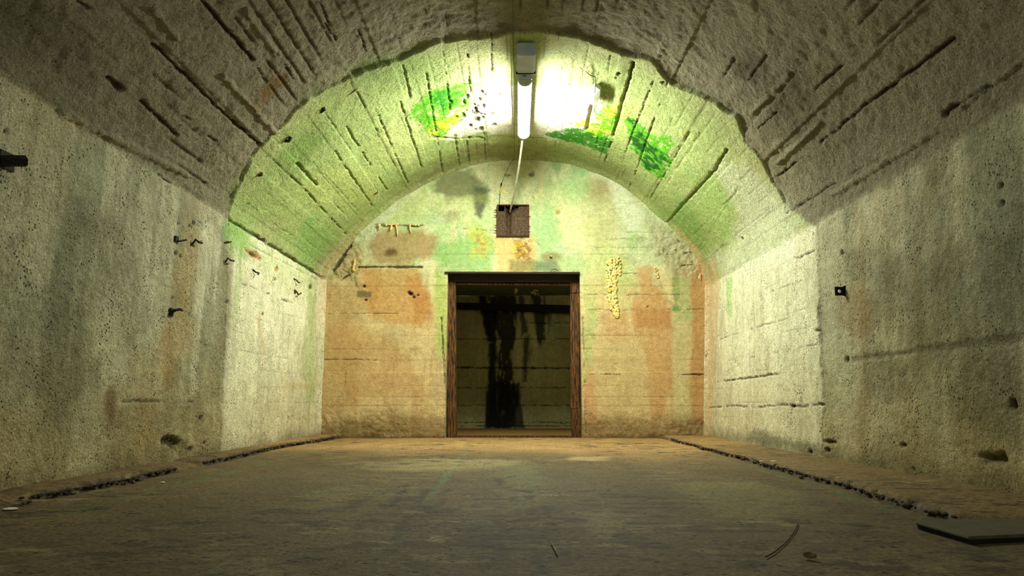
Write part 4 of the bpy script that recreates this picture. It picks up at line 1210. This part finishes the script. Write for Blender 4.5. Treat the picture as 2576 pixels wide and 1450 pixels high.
def strip3(bm, a, b, w_):
    d = (b - a).normalized(); n = Vector((0, 1, 0)).cross(d).normalized() * w_
    dd = Vector((0, w_, 0))
    v_ = [bm.verts.new(a + n), bm.verts.new(a - n), bm.verts.new(b - n), bm.verts.new(b + n), bm.verts.new(a + dd * 1.5), bm.verts.new(b + dd * 1.5)]
    bm.faces.new((v_[0], v_[1], v_[2], v_[3])); bm.faces.new((v_[0], v_[3], v_[5], v_[4])); bm.faces.new((v_[1], v_[4], v_[5], v_[2]))


for i in range(NX):
    for j in range(NZ):
        u0 = i / NX; v0 = j / NZ
        for (ua, va, ub, vb) in (((i) / NX, v0, (i + .5) / NX, v0 + .5 / NZ), ((i + .5) / NX, v0 + .5 / NZ, (i + 1) / NX, v0),
                                 ((i + .5) / NX, v0 + .5 / NZ, (i) / NX, v0 + 1 / NZ), ((i + .5) / NX, v0 + .5 / NZ, (i + 1) / NX, v0 + 1 / NZ)):
            if torn((ua + ub) / 2, (va + vb) / 2): continue
            strip3(bm, sheet(ua, va), sheet(ub, vb), .0019)
M_MESH = plain('rusty_mesh', (112, 88, 60), (56, 42, 30), 40, .7, .2)
o = obj('wire_mesh', bm, M_MESH, vg); o['kind'] = 'stuff'
for P_ in ([(1268, 519), (1276, 528), (1281, 533)], [(1287, 533), (1296, 528), (1304, 524)], [(1292, 522), (1297, 526), (1293, 530)]):
    bm = bmesh.new(); tube(bm, [on_y(x, y, 8.955) for x, y in P_], .0035, 6); obj('torn_strand', bm, M_RUST, vg, True)

# ------------------------------------------------------------------ ceiling lamp
def crown_z(x):
    return float(np.interp(x, pl[1:-1, 0], pl[1:-1, 1]))


LX0, LZ = .085, 3.615
LY0, LY1 = 6.32, 7.74
lamp = empty('tube_lamp', (LX0, (LY0 + LY1) / 2, 3.80), 'long white fluorescent tube lamp glowing under the crown of the vault', 'lamp')
bm = bmesh.new(); box(bm, (LX0 - .07, LY0, LZ + .035), (LX0 + .07, LY1, LZ + .075), .008); obj('housing', bm, M_HOUS, lamp)
me_, nt, b = mat_principled('glowing_diffuser')
b.inputs['Base Color'].default_value = (.9, .9, .85, 1)
b.inputs['Emission Color'].default_value = LAMP_COL + (1,)
b.inputs['Emission Strength'].default_value = LAMP_STRENGTH
bm = bmesh.new()
n = 10
prof_ = [(LX0 + .066 * math.cos(math.pi + k_ * math.pi / n), LZ + .034 + .060 * math.sin(math.pi + k_ * math.pi / n)) for k_ in range(n + 1)]
quadprism(bm, prof_, LY0 + .03, LY1 - .03)
obj('diffuser', bm, me_, lamp, False)
for y_ in (LY0, LY1 - .03):
    bm = bmesh.new()
    quadprism(bm, [(x + (x - LX0) * .08, z) for x, z in prof_], y_, y_ + .03)
    obj('end_cap', bm, M_WHITE, lamp)
for y_ in (LY0 + .2, LY1 - .25):
    bm = bmesh.new(); box(bm, (LX0 - .015, y_, LZ + .075), (LX0 + .015, y_ + .03, crown_z(LX0) - .0)); obj('bracket', bm, M_STEEL, lamp)
# added box standing in for the blurred lamp shadow at the near end
gb = (LY0 - .40, LY0 + .02)
bm = bmesh.new(); box(bm, (LX0 - .085, gb[0], 3.70), (LX0 + .10, gb[1], 3.83), .012); obj('blur_box', bm, M_HOUS, lamp)
bm = bmesh.new(); box(bm, (LX0 - .09, gb[1] - .06, 3.694), (LX0 + .105, gb[1] - .045, 3.72), .002); obj('box_edge', bm, M_STEEL, lamp)

# power cable from the lamp to the torn corner of the grille
a_ = Vector((LX0 - .01, LY1 - .005, LZ + .01)); b_ = on_y(1283, 533, 8.975)
bm = bmesh.new()
pts_ = []
for i in range(15):
    t = i / 14
    p = a_.lerp(b_, t); p.z -= .035 * math.sin(t * math.pi); p.x += .012 * math.sin(t * math.pi)
    pts_.append(p)
tube(bm, pts_, .0135, 10)
o = obj('power_cable', bm, M_WHITE, None, True); recenter(o)
tag(o, 'thick white power cable running from the tube lamp down into the vent grille', 'cable')

# thin wire along the crown and down to the grille
wr = empty('thin_wire', tuple(on_y(1262, 470, 8.97)), 'thin grey-green wire along the vault crown, ending at the vent grille left corner', 'wire')
bm = bmesh.new()
P_ = []
for y_ in np.linspace(1.5, 8.93, 34):
    zc = crown_z(-.03) - (.0 if y_ < 5.85 else .04) - .05 - .012 * math.sin(y_ * 2.1)
    P_.append((-.03, y_, zc))
P_ += [on_y(1285, 410, 8.95), on_y(1270, 440, 8.955), on_y(1262, 462, 8.955), on_y(1261, 466, 8.955), on_y(1257, 500, 8.955), on_y(1256, 517, 8.955)]
tube(bm, P_, .0035, 6)
obj('strand', bm, M_WIRE, wr, True)
bm = bmesh.new(); tube(bm, [on_y(1261, 470, 8.95), on_y(1259, 480, 8.95), on_y(1257.5, 488, 8.95)], .0065, 8); obj('tape_flag', bm, M_YEL, wr, True)
bm = bmesh.new(); tube(bm, [on_y(1261.5, 461, 8.95), on_y(1261, 467, 8.95)], .010, 8); obj('clip', bm, M_STEEL, wr, True)


# two short hanging wires and the plastic scrap right of the lamp
def on_shell(px, py, off=.0):
    p, n, s_ = shell_pt(px, py)
    return p + n * off


for (P_, lab) in (([(1461, 151), (1467, 153), (1468, 200), (1468, 235), (1466, 268)], 'thin pale wire hanging from the vault between the lamp and the plastic scrap'),
                  ([(1480, 148), (1492, 158), (1503, 162), (1506, 163), (1506, 182), (1505, 205)], 'short kinked pale wire on the vault just above the plastic scrap')):
    bm = bmesh.new(); tube(bm, [on_shell(x, y, .135 if 'kinked' in lab else .085) for x, y in P_], .0042, 6)
    o = obj('hanging_wire', bm, M_WIRE if 'kinked' in lab else M_WHITE, None, True); recenter(o); tag(o, lab, 'wire')
bm = bmesh.new()
Q = [(1501, 194), (1516, 204), (1516, 218), (1511, 234), (1504, 246), (1486, 240), (1484, 222), (1488, 208)]
top_ = [bm.verts.new(on_shell(x, y, .10)) for x, y in Q]; bot_ = [bm.verts.new(on_shell(x, y, .06)) for x, y in Q]
cen = bm.verts.new(on_shell(1500, 220, .115))
for i in range(len(Q)):
    j = (i + 1) % len(Q)
    bm.faces.new((cen, top_[i], top_[j])); bm.faces.new((top_[i], bot_[i], bot_[j], top_[j]))
bm.faces.new(bot_)
o = obj('plastic_scrap', bm, plain('dull_white_plastic', (205, 208, 186), (184, 186, 160), 12, .5), None, False); recenter(o)
tag(o, 'crumpled dull white plastic scrap stuck to the vault right of the lamp', 'scrap')


# ------------------------------------------------------------------ hooks, studs and brackets on walls and vault
def hook(name, path, r, lab, cat='hook', m=M_STEEL, out=(0.0, .03, .045), plate=None, group=None):
    t = None
    pp = []
    for i, (x, y) in enumerate(path):
        pp.append(on_shell(x, y, out[min(i, len(out) - 1)]))
    e = empty(name, tuple(pp[0]), lab, cat, group)
    bm = bmesh.new(); tube(bm, pp, r, 6); obj('rod', bm, m, e, False)
    if plate:
        bm = bmesh.new()
        c, n, s_ = shell_pt(*plate[:2])
        tn = Vector((n.z, 0, -n.x))
        hw, hh = plate[2], plate[3]
        vs = []
        for d_ in (0.0, .012):
            for a1, b1 in ((-1, -1), (1, -1), (1, 1), (-1, 1)):
                vs.append(bm.verts.new(c + n * (d_ + .004) + Vector((0, 1, 0)) * a1 * hw + tn * b1 * hh))
        for q in ((3, 2, 1, 0), (4, 5, 6, 7), (0, 1, 5, 4), (1, 2, 6, 5), (2, 3, 7, 6), (3, 0, 4, 7)):
            bm.faces.new([vs[i] for i in q])
        obj('plate', bm, m, e)
    return e


O2 = (.01, .03, .05, .05)
hook('wall_hook', [(439, 606), (445, 607), (453, 604)], .008, 'bent black hook on the left wall, upper left of the pair beside the rust run', out=O2, plate=(441, 602, .022, .022))
hook('wall_hook', [(479, 617), (483, 603), (485, 610), (493, 612)], .009, 'black forked hook hanging on the rust run of the left wall', out=O2)
hook('wall_hook', [(563, 661), (565, 650), (567, 656), (575, 657)], .008, 'small black forked hook on the left wall under the twin clips', out=O2)
hook('wall_hook', [(633, 678), (635, 685), (640, 688), (636, 691)], .008, 'black hook below the spalled patch of the left wall', out=O2)
hook('wall_hook', [(426, 790), (428, 781), (433, 779), (441, 781)], .011, 'thick curled black hook low on the left wall', out=(.0, .04, .06, .05), plate=(428, 786, .020, .030))
hook('twin_clip', [(563, 611), (566, 608), (569, 611), (573, 608), (577, 611)], .006, 'pair of small rusty clips at the green edge of the left wall', 'clip', M_RUST, out=(.0, .03, .01, .03, .0))
hook('wall_stud', [(736, 701), (739, 705), (741, 712), (744, 711)], .008, 'rusty bent stud high near the far end of the left wall', 'stud', M_RUST, out=O2)
hook('wall_stud', [(738, 729), (740, 735), (740, 742), (747, 738)], .009, 'rusty split stud just under another on the far left wall', 'stud', M_RUST, out=O2, plate=(739, 735, .03, .02))
hook('pipe_stub', [(0, 406), (9, 405), (26, 406)], .030, 'black pipe stub poking from the left wall at the picture edge', 'pipe', M_STEEL, out=(.01, .05, .08), plate=(12, 405, .05, .045))
hook('vault_hook', [(714, 354), (719, 348), (726, 339)], .016, 'short black hook on the left haunch of the vault', 'hook', M_STEEL, out=(.0, .04, .03))
hook('vault_stud', [(649, 441), (652, 436), (654, 431)], .013, 'small rusty stud low on the left haunch of the vault', 'stud', M_RUST, out=(.0, .03, .02))
hook('vault_stud', [(797, 279), (803, 274), (808, 268), (812, 264)], .020, 'crumbly black stud beside the rod on the left of the vault', 'stud', M_STEEL, out=(.0, .03, .04, .0))
hook('vault_stud', [(934, 489), (938, 484), (944, 479), (948, 476)], .013, 'rusty stud low on the green vault near the end wall', 'stud', M_RUST, out=(.0, .03, .04, .0))
hook('thin_rod', [(838, 253), (860, 239), (882, 226), (896, 212), (903, 206)], .006, 'thin pale rod clinging to the left of the vault', 'rod', plain('lime_coated_rod', (205, 192, 140), (140, 92, 50), 20, .8), out=(.02, .03, .035, .04, .0), plate=(897, 211, .012, .02))
# flat metal tab with a hole, right wall
tb = empty('wall_tab', tuple(on_shell(2119, 733)), 'flat black metal tab with a round hole on the right wall', 'bracket')
c = on_shell(2126, 733, .0); n_ = Vector((-1, 0, 0))
bm = bmesh.new()
# plate stands out from the wall across the tunnel
outr = []; innr = []
L_, Hh_ = .085, .034
for k_ in range(16):
    a_ = k_ * math.pi / 8
    cx, cz = math.cos(a_), math.sin(a_)
    s_ = 1 / max(abs(cx), abs(cz))
    outr.append((-.045 + cx * s_ * .034, cz * s_ * .034)); innr.append((-.045 + cx * .014, cz * .014))
for y_ in (-.004, .004):
    pass
vo = [[bm.verts.new((c.x - .0 + x, c.y + y_, c.z + z)) for x, z in outr] for y_ in (-.004, .004)]
vi = [[bm.verts.new((c.x - .0 + x, c.y + y_, c.z + z)) for x, z in innr] for y_ in (-.004, .004)]
for k_ in range(16):
    j = (k_ + 1) % 16
    bm.faces.new((vo[0][k_], vo[0][j], vi[0][j], vi[0][k_])); bm.faces.new((vo[1][k_], vi[1][k_], vi[1][j], vo[1][j]))
    bm.faces.new((vo[0][k_], vo[1][k_], vo[1][j], vo[0][j])); bm.faces.new((vi[0][k_], vi[0][j], vi[1][j], vi[1][k_]))
obj('eye_plate', bm, M_BLACK, tb)
bm = bmesh.new(); box(bm, (c.x - .012, c.y - .012, c.z - .038), (c.x + .02, c.y + .012, c.z + .042), .003); obj('foot', bm, M_BLACK, tb)

# ------------------------------------------------------------------ floor things
# concrete cover slab near the right edge
Zs = .028
Q = [(2302, 1313), (2316, 1308), (2576, 1305), (2800, 1305), (2800, 1338), (2576, 1344), (2436, 1351)]
bm = bmesh.new()
tp = [on_z(x, y, Zs) for x, y in Q]
vt = [bm.verts.new(p) for p in tp]
lift = [.0, .0, .0, 0, .0, .0, .0]
vb = [bm.verts.new(Vector((p.x, p.y, .016))) for p in tp]
bm.faces.new(vt); bm.faces.new(vb[::-1])
for i in range(len(Q)):
    j = (i + 1) % len(Q); bm.faces.new((vt[i], vb[i], vb[j], vt[j]))
bmesh.ops.bevel(bm, geom=bm.edges[:], offset=.004, segments=1, affect='EDGES')
M_SLAB = plain('smooth_grey_slab', (88, 82, 60), (72, 66, 48), 12, .85)
o = obj('cover_slab', bm, M_SLAB, None); recenter(o)
M_SHADE = plain('slab_shade', (26, 24, 22), (18, 17, 16), 20, .95)  # black core under the slab painted in place of its shadow
bm = bmesh.new()
cc = sum((Vector(p) for p in tp), Vector()) / len(tp)
va = []; vc = []
for p in tp:
    q = p.lerp(cc, .02); va.append(bm.verts.new((q.x, q.y, .0165))); vc.append(bm.verts.new((q.x, q.y, .002)))
bm.faces.new(va); bm.faces.new(vc[::-1])
for i in range(len(tp)):
    j = (i + 1) % len(tp); bm.faces.new((va[i], vc[i], vc[j], va[j]))
u_ = obj('shade_core', bm, M_SHADE, None)
for v_ in u_.data.vertices: v_.co -= o.location
u_.parent = o
tag(o, 'flat grey cover slab lying on the floor at the lower right', 'slab')


def floor_z(x, y):
    return .006


bm = bmesh.new()
tube(bm, [on_z(x, y, .006) for x, y in ((2008, 1318), (1998, 1340), (1975, 1368), (1948, 1390), (1926, 1402))], .0022, 5)
o = obj('twig', bm, M_WOODD, None); recenter(o); tag(o, 'long thin curved dark twig on the right part of the floor', 'twig')
bm = bmesh.new()
tube(bm, [on_z(x, y, .014) for x, y in ((2020, 1396), (2036, 1397), (2052, 1400))], [.006, .012, .007], 6)
o = obj('wood_chip', bm, M_STONE, None); recenter(o); tag(o, 'small brown wood chip on the floor, right of the long twig', 'chip')
bm = bmesh.new()
tube(bm, [on_z(x, y, .006) for x, y in ((1386, 1364), (1396, 1382), (1402, 1394))], .003, 5)
o = obj('splinter', bm, plain('pale_splinter', (170, 158, 112), None, 20, .8), None); recenter(o); tag(o, 'thin pale splinter on the floor in the centre foreground', 'splinter')
for (x, y, w_, lab) in ((25, 1283, .035, 'flat white chip on the floor at the far left edge'), (408, 1216, .016, 'tiny white chip on the floor below the left kerb'),
                        (1915, 1163, .016, 'tiny white chip on the right kerb strip, nearer the doorway'), (1945, 1163, .022, 'white crumb on the right kerb strip, right of a smaller one')):
    zz = .004 if x < 1000 else .046
    p = on_z(x, y, zz)
    bm = bmesh.new()
    vs = bmesh.ops.create_icosphere(bm, subdivisions=2, radius=1)['verts']
    for v_ in vs:
        v_.co = Vector((v_.co.x * w_ * random.uniform(.85, 1.1), v_.co.y * w_ * .8, v_.co.z * .006 + .004))
    o = obj('white_chip', bm, M_WHITE, None); o.location = p; tag(o, lab, 'chip')
